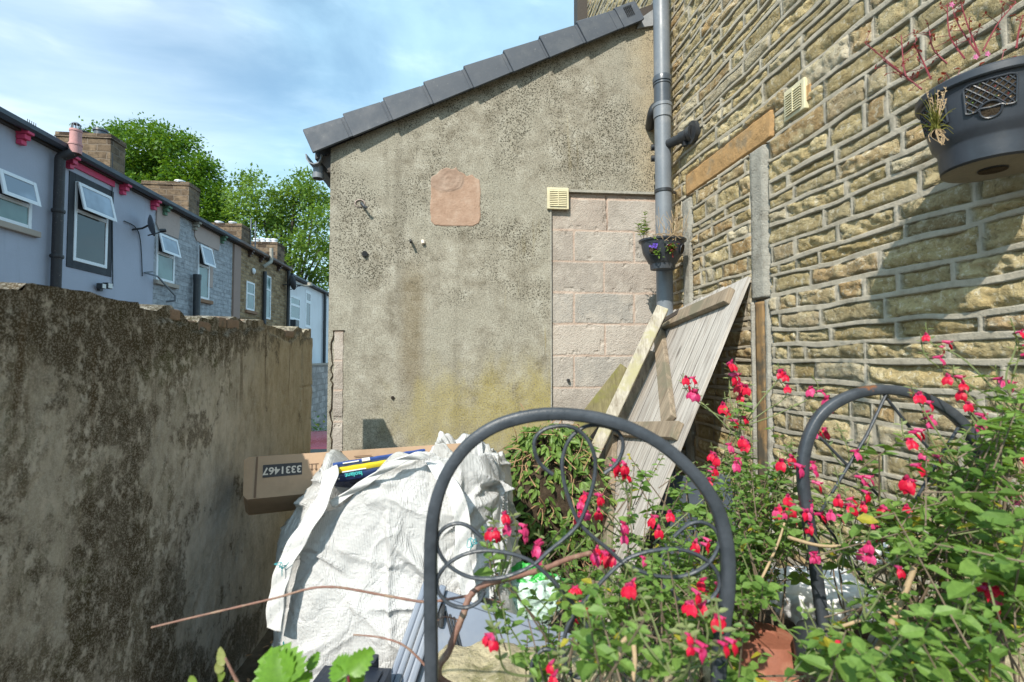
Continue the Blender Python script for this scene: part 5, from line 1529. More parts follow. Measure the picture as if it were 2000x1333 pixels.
def bulk_bag():
    c = V((-.385, 1.80, 0)); yaw = math.radians(8)
    root = empty('bulk_bag', c, None, 'large slumped white woven bulk bag with stitched lifting straps', 'bag')
    def rim(th):
        # th: -pi/2 is the front, pi the left, 0 the right
        a = (th + PI) % (2 * PI) - PI
        z = .850 + .022 * np.cos(a + PI / 2)
        z = z - .125 * np.exp(-((a + 2.20) / .22) ** 2) + .03 * np.exp(-((a + 1.35) / .35) ** 2) + .02 * np.exp(-((np.abs(a) - 2.75) / .25) ** 2)
        z = z - .075 * sstep(.1, .7, np.sin(a))
        return z + .014 * np.sin(a * 7 + 1) + .008 * np.sin(a * 17)
    def shape(z, TH):
        b = 1 + .06 * np.sin(np.clip(z, 0, 1) * PI * .9) - .30 * np.clip(z - .40, 0, 1) * 1.35
        return b, b
    shape0 = shape
    def shape(z, TH):
        bx, by = shape0(z, TH); L_ = np.clip(-np.cos(TH), 0, 1) ** 2 * np.exp(-((z - .66) / .20) ** 2); return bx + .26 * L_, by
    def dirt(TH, z):  # grey of the bag's shaded left side, put into the dirt colour
        a = np.arctan2(np.sin(TH), np.cos(TH)); d = np.abs(np.arctan2(np.sin(a - PI * .98), np.cos(a - PI * .98)))
        return np.exp(-(d / .55) ** 2) * .85 * sstep(.35, .75, z)
    sack('body', M['bag'], root, c, .36, .34, .88, rim, 21, 150, [(-1.55, .80), (-.2, .75), (-1.5, .2), (-.5, .45), (-.9, .82)], lean=(.03, .03), yaw=yaw, shape=shape, shade_side=dirt, amp=.022)
    # straps: front-left corner loop, front-right
    def L(px, py, Y): return at(px, py, Y) - c
    ribbon('lifting_strap', [L(628, 985, 1.70), L(634, 940, 1.66), L(642, 916, 1.60), L(645, 935, 1.52), L(626, 985, 1.46), L(596, 1035, 1.43), L(566, 1085, 1.42), L(549, 1130, 1.41), L(539, 1180, 1.40), L(536, 1230, 1.40)], .050, lambda f: V((1, -.2, .35 * (1 - f))), M['strap'], root)
    ribbon('lifting_strap', [L(836, 890, 1.62), L(862, 925, 1.50), L(886, 960, 1.45), L(900, 1000, 1.435), L(905, 1045, 1.43), L(903, 1095, 1.425), L(915, 1150, 1.42), L(925, 1220, 1.42)], .046, lambda f: V((1, .05, .1)), M['strap'], root)
    rr = random.Random(2)
    for px, py, Y in ((552, 1101, 1.395), (925, 1058, 1.40), (548, 1270, 1.40)):
        p = L(px, py, Y); b = MB()
        for i in range(3): b.tube(spline([p + V((rr.gauss(0, .008), rr.gauss(0, .003), rr.gauss(0, .010))) for _ in range(4)], 4), .0012, 4)
        b.build('stitching_thread', M['thread'], root)
    # hem: doubled rim seam along the front edge
    pts = [L(648, 985, 1.50), L(690, 958, 1.50), L(735, 928, 1.50), L(775, 903, 1.505), L(815, 890, 1.515), L(838, 893, 1.53)]
    ribbon('rim_hem', pts, .022, lambda f: V((.15, -.2, 1)), M['strap'], root, th=.004)
    # contents: rubble and sheet
    b = MB(); b.lathe([(0, .70), (.15, .72), (.27, .70), (.30, .62)], (0, .02, 0), 20, sy=.95); b.v = [(x + rr.gauss(0, .01), y + rr.gauss(0, .01), z + rr.gauss(0, .025)) for x, y, z in b.v]; b.build('rubble_fill', M['rock'], root)
    # second sack, slumped behind the right shoulder
    c2 = V((-.165, 2.02, 0)); r2 = empty('rubble_sack', c2, None, 'smaller crumpled white sack slumped behind the right of the bulk bag', 'bag')
    def rim2(th):
        a = (th + PI) % (2 * PI) - PI
        return .865 - .10 * np.exp(-((a - .2) / .7) ** 2) + .018 * np.sin(a * 5 + 2) + .010 * np.sin(a * 13)
    def shape2(z, TH):
        b = 1 + .22 * np.sin(np.clip(z, 0, 1) * PI * 1.1) - .18 * np.clip(z - .7, 0, 1) * 2 - .28 * np.exp(-((z - .32) / .09) ** 2) * np.clip(np.cos(TH), 0, 1)
        return b, b
    sack('body', M['bag'], r2, c2, .155, .20, .86, rim2, 44, 110, [(-.3, .8), (.1, .5), (-.6, .7)], lean=(-.02, 0), yaw=.2, power=2.8, nseg=280, nrow=200, shape=shape2, inner=.16, amp=.022)
    ribbon('tie_strap', [at(880, 925, 1.80) - c2, at(905, 918, 1.79) - c2, at(930, 925, 1.80) - c2, at(925, 950, 1.79) - c2], .010, (0, .1, 1), M['strap'], r2, th=.002)


bulk_bag()


def text_mesh(body, size, bold=False):
    cu = bpy.data.curves.new('lettering', 'FONT'); cu.body = body; cu.size = size; cu.align_x = 'CENTER'; cu.align_y = 'CENTER'; cu.extrude = .0004
    if bold: cu.offset = size * .022
    o = bpy.data.objects.new('tmp', cu); C.objects.link(o)
    dg = bpy.context.evaluated_depsgraph_get(); me = bpy.data.meshes.new_from_object(o.evaluated_get(dg))
    bpy.data.objects.remove(o); bpy.data.curves.remove(cu); me.name = 'lettering'
    return me


def boxes():
    # long cardboard box across the top of the bags
    A = at(487, 893, 1.74); B = at(870, 868, 2.05)
    d = (B - A); L = d.length + .12; x = d.normalized(); y = V((0, 0, 1)).cross(x).normalized()
    tilt = Matrix.Rotation(math.radians(-30), 3, x); y = tilt @ y; z = x.cross(y)
    m = Matrix((x, y, z)).transposed().to_4x4(); m.translation = A
    root = empty('cardboard_box', (0, 0, 0), None, 'long brown cardboard box printed 3331467 lying across the bulk bag', 'box'); root.matrix_world = m
    H, D = .150, .21
    b = MB()
    nx = 40; rr = random.Random(9)
    # slightly buckled faces
    def face(fn, n1, n2):
        vs = [fn(i / n1, j / n2) for i in range(n1 + 1) for j in range(n2 + 1)]
        fs = [(i * (n2 + 1) + j, (i + 1) * (n2 + 1) + j, (i + 1) * (n2 + 1) + j + 1, i * (n2 + 1) + j + 1) for i in range(n1) for j in range(n2)]
        b.add(vs, fs)
    bl = lambda u, v: .004 * math.sin(u * 9) * math.sin(v * PI)
    face(lambda u, v: (u * L, -bl(u, v), -H + v * H), 40, 6); face(lambda u, v: (u * L, v * D, bl(u, v)), 40, 6)
    face(lambda u, v: (u * L, D - v * D, -H - bl(u, v)), 40, 6); face(lambda u, v: (u * L, D, -v * H), 40, 6)
    face(lambda u, v: (0, D - u * D, -H + v * H), 6, 6); face(lambda u, v: (L, u * D, -H + v * H), 6, 6)
    b.build('carton', M['card'], root)
    b = MB(); b.prism([(.0, -H), (-.012, -H * .9), (-.016, -.01), (.0, .0)], -.002, D + .002); b.build('end_flap', M['card'], root, fix=True)
    b = MB(); b.prism([(.02, -H + .003), (.022, -.002), (.028, -.002), (.027, -H + .003)], -.0035, -.001); b.prism([(.305, -.045), (.307, .0), (.309, .0), (.308, -.06)], -.006, -.001); b.build('fold_crease', M['ink'], root, fix=True)
    def txt(s, size, cx, cz, mat, bold=False, off=-.0055):
        me = text_mesh(s, size, bold); me.materials.clear(); me.materials.append(M[mat])
        o = bpy.data.objects.new('lettering', me); C.objects.link(o); o.parent = root; o.location = (cx, off, cz)
        o.rotation_euler = Matrix(((-1, 0, 0), (0, 0, -1), (0, -1, 0))).to_euler()   # upside down on the front face
        return o
    b = MB(); b.box((.045, -.0048, -.080), (.172, .0, -.035)); pl = b.build('number_panel', M['carddk'], root)
    txt('3331467', .036, .108, -.0575, 'white', True)
    # handling marks: up arrows and a recycling loop, printed upside down
    b = MB()
    for k in range(2):
        X = .205 + k * .014; b.box((X - .0015, -.0052, -.068), (X + .0015, -.004, -.046)); b.prism([(X - .005, -.062), (X + .005, -.062), (X, -.070)], -.0052, -.004)
    b.box((.196, -.0052, -.045), (.228, -.004, -.043))
    for k in range(3):
        a0 = k * 2.094; pts = [(.248 + .010 * math.cos(a0 + t), -.0048, -.056 + .010 * math.sin(a0 + t)) for t in (0, .4, .8, 1.2, 1.6)]; b.tube(pts, .0016, 4)
    b.build('handling_mark', M['ink'], root, fix=True)
    txt('Lassic', .026, .388, -.046, 'ink', False, -.0065)
    b = MB()
    for k, (a, e, z) in enumerate(((.355, .42, -.028), (.45, .52, -.034), (.44, .53, -.043), (.46, .51, -.052), (.56, .60, -.03), (.555, .61, -.040), (.350, .40, -.064))): b.box((a, -.0068, z), (e, -.004, z + .0022))
    b.build('print_line', M['ink'], root)
    # blue and yellow film-wrapped pack in the bag mouth
    A = at(652, 930, 1.575); B = at(760, 912, 1.64); x = (B - A).normalized(); y = V((0, 0, 1)).cross(x).normalized(); z = x.cross(y)
    tl = Matrix.Rotation(math.radians(-32), 3, x); y = tl @ y; z = x.cross(y)
    m = Matrix((x, y, z)).transposed().to_4x4(); m.translation = A
    root = empty('insulation_pack', (0, 0, 0), None, 'blue and yellow film-wrapped pack tucked into the bulk bag mouth', 'packet'); root.matrix_world = m
    def strip(nm, z0, z1, mat, x1=.30, bul=.0):
        b = MB(); n = 24; pf = [(-.004 - .010 * math.sin(PI * t) - bul, z0 + (z1 - z0) * t) for t in (0, .25, .5, .75, 1)]
        vs = [(x1 * i / n, p[0] + .0012 * math.sin(i * 1.7 + p[1] * 90), p[1]) for i in range(n + 1) for p in pf]; fs = [(i * 5 + j, (i + 1) * 5 + j, (i + 1) * 5 + j + 1, i * 5 + j + 1) for i in range(n) for j in range(4)]
        b.add(vs, fs); return b.build(nm, M[mat], root, smooth=True)
    strip('navy_band', -.022, .004, 'navy'); strip('yellow_band', .004, .024, 'yellow'); strip('blue_band', .024, .042, 'blue')
    b = MB(); b.box((.0, -.003, -.022), (.30, .11, .042)); b.build('wrapper', M['navy'], root, bevel=.006)
    me = text_mesh('Isolant', .020, True); me.materials.append(M['teal']); o = bpy.data.objects.new('lettering', me); C.objects.link(o); o.parent = root; o.location = (.060, -.017, -.011); o.rotation_euler = Matrix(((-1, 0, 0), (0, 0, -1), (0, -1, 0))).to_euler()
    b = MB()
    for a, e, z, mt in ((.025, .10, .001, 0), (.03, .08, .030, 0), (.09, .115, .028, 1), (.012, .016, -.018, 0)): b.box((a, -.0155, z), (e, -.008, z + (.003 if mt == 0 else .010)), 0)
    b.build('print_line', M['upvc'], root)


boxes()


def clippings():
    rr = random.Random(17)
    root = empty('hedge_clippings', (.22, 2.78, 0), None, 'heap of wilting hedge clippings with brown cut stems beside the bags', 'clippings')
    c = V((.22, 2.78, 0)); b = MB()
    def P(k=1.0):
        # point inside the heap
        a = rr.uniform(0, 2 * PI); f = rr.random() ** .5 * k; h = .80 * (1 - f ** 2.2)
        return V((math.cos(a) * .42 * f, math.sin(a) * .34 * f, 0)), h
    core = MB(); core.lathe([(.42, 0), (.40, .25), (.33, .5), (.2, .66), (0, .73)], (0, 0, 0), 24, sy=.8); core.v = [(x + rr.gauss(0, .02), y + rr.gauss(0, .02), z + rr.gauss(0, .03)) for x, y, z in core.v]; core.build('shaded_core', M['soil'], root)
    for i in range(1700):
        p, h = P(1.05); p.z = h * rr.uniform(.15, 1.06)
        p = V((p.x * 1.06, p.y * 1.1, p.z))
        d = V((rr.gauss(0, .8), rr.gauss(-.3, .6), rr.gauss(-.25, .6))).normalized() * rr.uniform(.06, .24)
        m = p + d * .5 + V((rr.gauss(0, .018), rr.gauss(0, .018), rr.gauss(.01, .018)))
        b.tube(spline([p, m, p + d], 3), rr.uniform(.0012, .0036), 5, 0)
    b.build('cut_stems', M['deadstem'], root)
    b = MB()
    for i in range(1500):
        p, h = P(1.0); f = rr.random(); p.z = h * (1.04 - .55 * f ** 2.4) + .01; p = V((p.x * 1.08, p.y * 1.15 - .02, p.z))
        if rr.random() < .25 and p.z < .5: continue
        dn = V((p.x, p.y - .1, -.35 + rr.gauss(0, .4))).normalized(); v = rr.random()
        for k in range(rr.choice((2, 3, 5))):
            d = (dn + V((rr.gauss(0, .6), rr.gauss(0, .5), rr.gauss(-.2, .5)))).normalized(); b.leaf(p + d * rr.uniform(0, .03), d, (rr.gauss(0, .5), -.6, .8), rr.uniform(.032, .062), rr.uniform(.016, .029), min(1, max(0, v * .85 + rr.gauss(0, .15))), 0, .16, .2)
    b.build('foliage', M['hedge'], root)


clippings()


def plastics():
    # pale green carrier bag
    rr = random.Random(23)
    def crumple(name, label, c, sz, seed, mats, split):
        n = 110; th = np.linspace(0, 2 * PI, n, endpoint=False); ph = np.linspace(.05, PI - .05, 70); TH, PH = np.meshgrid(th, ph)
        x, y, z = np.sin(PH) * np.cos(TH), np.sin(PH) * np.sin(TH), np.cos(PH)
        A = TH * .3; Zz = PH * .3
        r = 1 + .5 * (fbm(x * 1.6 + 4, y * 1.6 + z * 1.9, seed, 4) - .5)
        rg = 0
        for k in range(4):
            q = fbm(x * (2.2 + k) + k * 7, z * (2.4 + k) + y * 1.7, seed + k * 5, 3); rg = rg + np.abs(q - .5) * .5
        r = r - rg * .55
        o = grid(name, c[0] + x * r * sz[0], c[1] + y * r * sz[1], c[2] + z * r * sz[2], mats, None, None, wrap=True)
        me = o.data
        if split:
            mi = []
            for p in me.polygons: q = p.center; mi.append(0 if split(q) else 1)
            me.polygons.foreach_set('material_index', mi)
        return tag(o, label, 'bag')
    c = at(1030, 1150, 1.75)
    crumple('plastic_bag', 'crumpled green and pale plastic bag beside the grey lid', (c.x, c.y, c.z - .02), (.155, .11, .12), 5, [M['greenbag'], M['palebag']], lambda q: (q.x - c.x) < -.075 or (q.x - c.x) > .115 or (q.z - c.z) > .055)
    # grey plastic trunk lid lying tilted
    p00 = at(832, 1146, 1.42); p10 = at(1150, 1258, 1.42)
    x = (p10 - p00).normalized(); down = V((-.11, -.62, -.66)).normalized(); y = (down - x * down.dot(x)).normalized() * 1.0; nrm = x.cross(y)
    if nrm.y > 0: nrm = -nrm
    m = Matrix((x, -y, x.cross(-y))).transposed().to_4x4(); m.translation = p00
    W = (p10 - p00).length + .1; Hh = .50; s = 1.0 if (x.cross(-y)).dot(nrm) > 0 else -1.0
    root = empty('storage_lid', (0, 0, 0), None, 'large grey-blue plastic storage lid with ribbed edge leaning on the bulk bag', 'lid'); root.matrix_world = m
    def zz(a, e): return tuple(sorted((a * s, e * s)))
    b = MB(); z0, z1 = zz(-.03, 0); b.box((.055, -Hh, z0), (W, 0, z1)); b.build('panel', M['greylid'], root, bevel=.008)
    b = MB()
    for k, (xa, xb, h) in enumerate(((-.012, .004, .012), (.004, .020, .022), (.0205, .036, .017), (.0365, .056, .026))):
        z0, z1 = zz(-.04, h); b.box((xa, -Hh - .03, z0), (xb, .012, z1))
    b.build('ribbed_edge', M['greylid'], root, bevel=.005)
    b = MB(); z0, z1 = zz(-.035, .008); b.box((.056, -.012, z0), (W, .008, z1)); b.build('top_rim', M['greylid'], root, bevel=.004)
    for k in range(3):
        b = MB(); o = k * .011; b.tube([(.075 + o * 1.2, -.045 - o * .3, s * .004), (.13 + o, -.125 - o * .2, s * .006), (.215 + o, -.26, s * .004)], .0032, 6); b.build('black_cord', M['blackpl'], root, smooth=True)
    b = MB(); b.tube([(.062, -.035, s * .005), (.066, -.06, s * .02), (.075, -.085, s * .006)], .008, 8); b.build('handle', M['blackpl'], root, smooth=True)
    # navy crate
    c = at(735, 1282, 1.22); root = empty('plastic_crate', (c.x - .075, c.y - .06, c.z - .266), (0, 0, math.radians(-4)), 'navy-black plastic crate lid with clip below the bulk bag', 'crate')
    b = MB(); b.box((-.05, -.10, 0), (.10, .055, .205)); b.build('tub', M['crate'], root, bevel=.015)
    b = MB(); b.box((-.06, -.11, .206), (.11, .065, .240)); b.box((-.045, -.055, .2405), (.095, .045, .246)); b.build('lid', M['crate'], root, bevel=.010)
    b = MB(); b.box((.045, .0655, .20), (.075, .073, .262)); b.box((.045, .040, .2625), (.075, .073, .267)); b.build('clip', M['crate'], root, bevel=.003)


plastics()


# ------------------------------------------------------------------ low stone planter bed in front
def rocky(name, mats, parent, lo, hi, seed, n=34, amp=.02):
    """rough rectangular stone as one closed grid"""
    lo = np.array(lo); hi = np.array(hi); c = (lo + hi) / 2; h = (hi - lo) / 2
    th = np.linspace(0, 2 * PI, n * 3, endpoint=False); ph = np.linspace(.02, PI - .02, n); TH, PH = np.meshgrid(th, ph)
    x, y, z = np.sin(PH) * np.cos(TH), np.sin(PH) * np.sin(TH), np.cos(PH)
    k = (np.abs(x) ** 7 + np.abs(y) ** 7 + np.abs(z) ** 7) ** (-1 / 7)
    x, y, z = x * k, y * k, z * k
    f = 7.0
    D = amp * (fbm(x * h[0] * f * 3 + seed, z * h[2] * f * 3 + y * h[1] * f * 3, seed, 5) - .5) * 2
    return grid(name, c[0] + x * (h[0] + D), c[1] + y * (h[1] + D), c[2] + z * (h[2] + D), mats, None, parent, wrap=True)


def bed():
    root = empty('planter_wall', (.55, 1.12, 0), None, 'low rough stone planter wall in front, mossy top stones under the sage', 'wall')
    rr = random.Random(31); o = V((.55, 1.12, 0)); k = 0
    for row, (z0, z1) in enumerate(((-.03, .16), (.155, .345), (.34, .518))):
        x = -.165 + (0 if row == 2 else rr.uniform(0, .03))
        while x < 1.25:
            w = rr.uniform(.16, .34) if k else .37
            if row == 2 and x < 0: w = .40
            rocky('stone', M['rock'], root, (x - o.x, -.085 + rr.uniform(-.01, .01), z0 + rr.uniform(0, .004)), (min(x + w, 1.30) - .004 - o.x, .09, z1 + (rr.uniform(-.035, .0) if row == 2 and x > .2 else 0)), 40 + k); x += w; k += 1
    X, Y = np.meshgrid(np.linspace(-.10, .72, 70), np.linspace(.06, .60, 50)); Z = .43 + .05 * (fbm(X * 9, Y * 9, 4, 4) - .5) - .40 * sstep(.42, .60, Y)
    grid('soil', X, Y, Z, M['soil'], None, root)
    # terracotta pot, upturned
    c = at(1500, 1295, 1.13); root = empty('terracotta_pot', (c.x, c.y, .485), None, 'upturned terracotta pot half hidden by the sage', 'pot')
    b = MB(); b.lathe([(.070, 0), (.072, .006), (.072, .026), (.066, .030), (.064, .032), (.052, .080), (.048, .085), (.020, .086), (.018, .082), (0, .082)], (0, 0, 0), 32, sx=1.15, sy=1.15); b.build('pot', M['terra'], root, smooth=True, sharp=30)
    # polystyrene pieces
    c = at(1585, 1165, 1.36)
    p = rocky('polystyrene_block', M['foam'], None, (c.x - .11, c.y - .09, c.z - .04), (c.x + .13, c.y + .07, c.z + .045), 71, amp=.03); tag(p, 'broken white polystyrene block lying among the sage', 'polystyrene')
    c = at(1735, 1075, 1.42); p = rocky('polystyrene_scrap', M['foam'], None, (c.x - .10, c.y - .05, c.z - .03), (c.x + .06, c.y + .05, c.z + .02), 73, amp=.025); tag(p, 'white polystyrene scrap by the foot of the stone wall', 'polystyrene')
    for k, (px, py, Y, w, h, lab) in enumerate(((1735, 1290, .92, .055, .085, 'jagged pale slate standing upright among the lower sage leaves'), (1835, 1300, .90, .075, .075, 'wider lichened slate standing right of the jagged one'))):
        c = at(px, py, Y); p = rocky('slate', M['slate'], None, (c.x - w / 2, c.y - .018, c.z - h * 3.5), (c.x + w / 2, c.y + .018, c.z + h / 2), 75 + k, amp=.012); tag(p, lab, 'slate')
    c = at(1590, 1250, 1.02); root = empty('black_lamp', (c.x, c.y, c.z - .06), None, 'rounded black plastic garden light beside the terracotta pot', 'garden light')
    b = MB(); b.lathe([(.012, -.4), (.012, 0), (.035, .005), (.038, .06), (.030, .085), (.012, .098), (0, .10)], (0, 0, 0), 24); b.build('housing', M['blackpl'], root, smooth=True, sharp=40)


bed()


# ------------------------------------------------------------------ iron chairs
def chairs():
    def Q(u, v): return (800 + u / 2.41, 780 + v / 2.41)      # from an enlarged view of the photograph
    def chair(name, label, arch, scrolls, Y, ang, r_arch, r_scr, lattice=None, rust=None, cx=0):
        foot = at(cx, 900, Y)
        root = empty(name, (foot.x, Y, 0), None, label, 'chair'); o = V((foot.x, Y, 0))
        def T(p):
            q = at(p[0], p[1], Y) - o
            return V((q.x * math.cos(ang), q.x * math.sin(ang), q.z)) if False else q
        pts = spline([T(p) for p in arch], 8)
        b = MB()
        # flat-sided bar with rounded edges
        n = len(pts); ring = [(-1, -.72), (-.72, -1), (.72, -1), (1, -.72), (1, .72), (.72, 1), (-.72, 1), (-1, .72)]; vs = []
        for i, p in enumerate(pts):
            d = (pts[min(i + 1, n - 1)] - pts[max(i - 1, 0)]).normalized(); y = V((0, 1, 0)); x = d.cross(y).normalized()
            for a, e in ring: vs.append(p + x * a * r_arch + y * e * r_arch)
        fs = [(i * 8 + k, i * 8 + (k + 1) % 8, (i + 1) * 8 + (k + 1) % 8, (i + 1) * 8 + k) for i in range(n - 1) for k in range(8)]
        va = []
        for i in range(n - 1):
            for k in range(8): va.append(1.0 if rust and any(a <= i / n <= e for a, e in rust) else .3)
        b.add(vs, fs); b.a = va
        b.build('back_frame', M['iron'], root, smooth=True, sharp=60)
        for sc_ in scrolls:
            q = MB(); off = sc_[0]; p = spline([T(k) + V((0, off, 0)) for k in sc_[1]], 8); q.tube(p, r_scr, 8); q.build('scroll', M['iron'], root, smooth=True)
        for sc_ in lattice or ():
            q = MB(); p = [T(k) + V((0, sc_[0], 0)) for k in sc_[1]]; q.tube(p, r_scr, 8); q.build('lattice_rod', M['iron'], root, smooth=True)
        # legs, seat towards the camera side, front legs
        L, R = pts[0], pts[-1]; zs = .45; dp = .34
        for p in (L, R):
            b = MB(); b.tube([p, V((p.x, 0, zs)), V((p.x * 1.04, .03, 0))], r_arch, 10); b.build('leg', M['iron'], root, smooth=True)
            b = MB(); b.tube([V((p.x * .95, -dp, zs)), V((p.x * 1.0, -dp - .03, 0))], r_arch, 10); b.build('leg', M['iron'], root, smooth=True)
        b = MB(); w = abs(R.x - L.x) / 2
        b.lathe([(.0, zs + .004), (w * .97, zs + .004), (w, zs), (w, zs - .012), (w * .95, zs - .016), (0, zs - .012)], ((L.x + R.x) / 2, -dp / 2, 0), 36, sy=dp / 2 / w * 1.05); b.build('seat', M['iron'], root, smooth=True, sharp=40)
        return root
    A1 = [(843, 1400), (843, 1333), (842, 1250), (841, 1150), (842, 1060), (848, 1000), (862, 950), (885, 905), (920, 864), (965, 834), (1015, 817), (1070, 809), (1125, 811), (1180, 820), (1235, 838), (1290, 868), (1335, 905), (1375, 950), (1403, 1000), (1418, 1060), (1422, 1120), (1418, 1180), (1410, 1235), (1404, 1300), (1402, 1400)]
    S1 = [Q(*p) for p in ((675, 355), (620, 310), (590, 250), (590, 190), (625, 148), (685, 128), (750, 128), (805, 155), (850, 210), (874, 290), (870, 370), (848, 460), (800, 580), (735, 650), (650, 720), (590, 775), (500, 820), (400, 845), (285, 838), (190, 788), (140, 720), (130, 660), (160, 610), (220, 585), (280, 600), (345, 655))]
    S3 = [Q(*p) for p in ((352, 905), (330, 950), (270, 980), (200, 970), (150, 930), (128, 880), (140, 825), (185, 772), (260, 730), (350, 713), (450, 722), (540, 748), (600, 785), (680, 860), (740, 930), (790, 985), (838, 1080), (855, 1180), (840, 1270), (795, 1310), (745, 1275), (725, 1180), (740, 1080), (790, 985))]
    S4 = [Q(*p) for p in ((690, 1192), (640, 1176), (592, 1210), (572, 1275), (585, 1340), (640, 1400), (740, 1440))]
    mir = lambda L: [(2 * 1131 - x, y) for x, y in L]
    chair('garden_chair', 'nearest black iron garden chair with big arched back and looping scrollwork', A1,
          [(.0, S1), (.006, mir(S1)), (.0, S3), (.006, mir(S3[:17])), (.0, S4), (.006, mir(S4))], .70, 0, .0088, .0029, cx=1131)
    A2 = [(1622, 1300), (1606, 1205), (1594, 1120), (1582, 1040), (1573, 980), (1568, 930), (1571, 885), (1583, 845), (1606, 808), (1643, 781), (1690, 765), (1740, 762), (1790, 772), (1838, 794), (1876, 824), (1903, 862), (1922, 910), (1932, 965), (1928, 1040), (1914, 1130), (1898, 1220), (1886, 1300)]
    lat = [(-.004, [(1728, 770), (1690, 850), (1645, 925), (1600, 1000)]), (.004, [(1728, 770), (1785, 842), (1830, 890), (1885, 945), (1928, 990)]), (.004, [(1604, 855), (1660, 912), (1735, 985), (1830, 1085)]), (-.004, [(1868, 835), (1835, 890), (1780, 985), (1730, 1075)]), (.004, [(1580, 980), (1640, 1060), (1700, 1150)]), (-.004, [(1925, 960), (1880, 1050), (1830, 1150)])]
    chair('garden_chair', 'farther black iron garden chair with rust-spotted arch and diamond lattice back', A2, [], 1.0, 0, .0098, .0030, lat, rust=((.46, .49), (.54, .58)), cx=1748)


chairs()


# ------------------------------------------------------------------ foreground planting
def flower_mesh(mb, p, face, size, rr, mr=0, mm=1, mc=2):
    """two-lipped sage bloom"""
    f = V(face).normalized(); up = V((0, 0, 1)); x = f.cross(up).normalized(); up = x.cross(f)
    mb.tube([p, p + f * size * .35 + up * size * .06, p + f * size * .75 + up * size * .02], [size * .10, size * .13, size * .20], 7, mm, rr.random())
    mb.tube([p - f * size * .25 - up * size * .06, p, p + f * size * .18], [size * .05, size * .13, size * .14], 6, mc, rr.random())
    t = p + f * size * .72
    # hood
    mb.leaf(t, f + up * .9, -f + up * .5, size * .42, size * .30, rr.random(), mm, .5, -.2)
    # lower lip: two broad lobes and side lobes
    for sx, L, W in ((-.55, .85, .62), (.55, .85, .62), (-1.5, .5, .34), (1.5, .5, .34), (0, .7, .5)):
        d = f * .45 - up * .75 + x * sx * .55; mb.leaf(t - up * size * .05, d, f + up * .3, size * L, size * W, rr.random(), mr, -.25, .25)


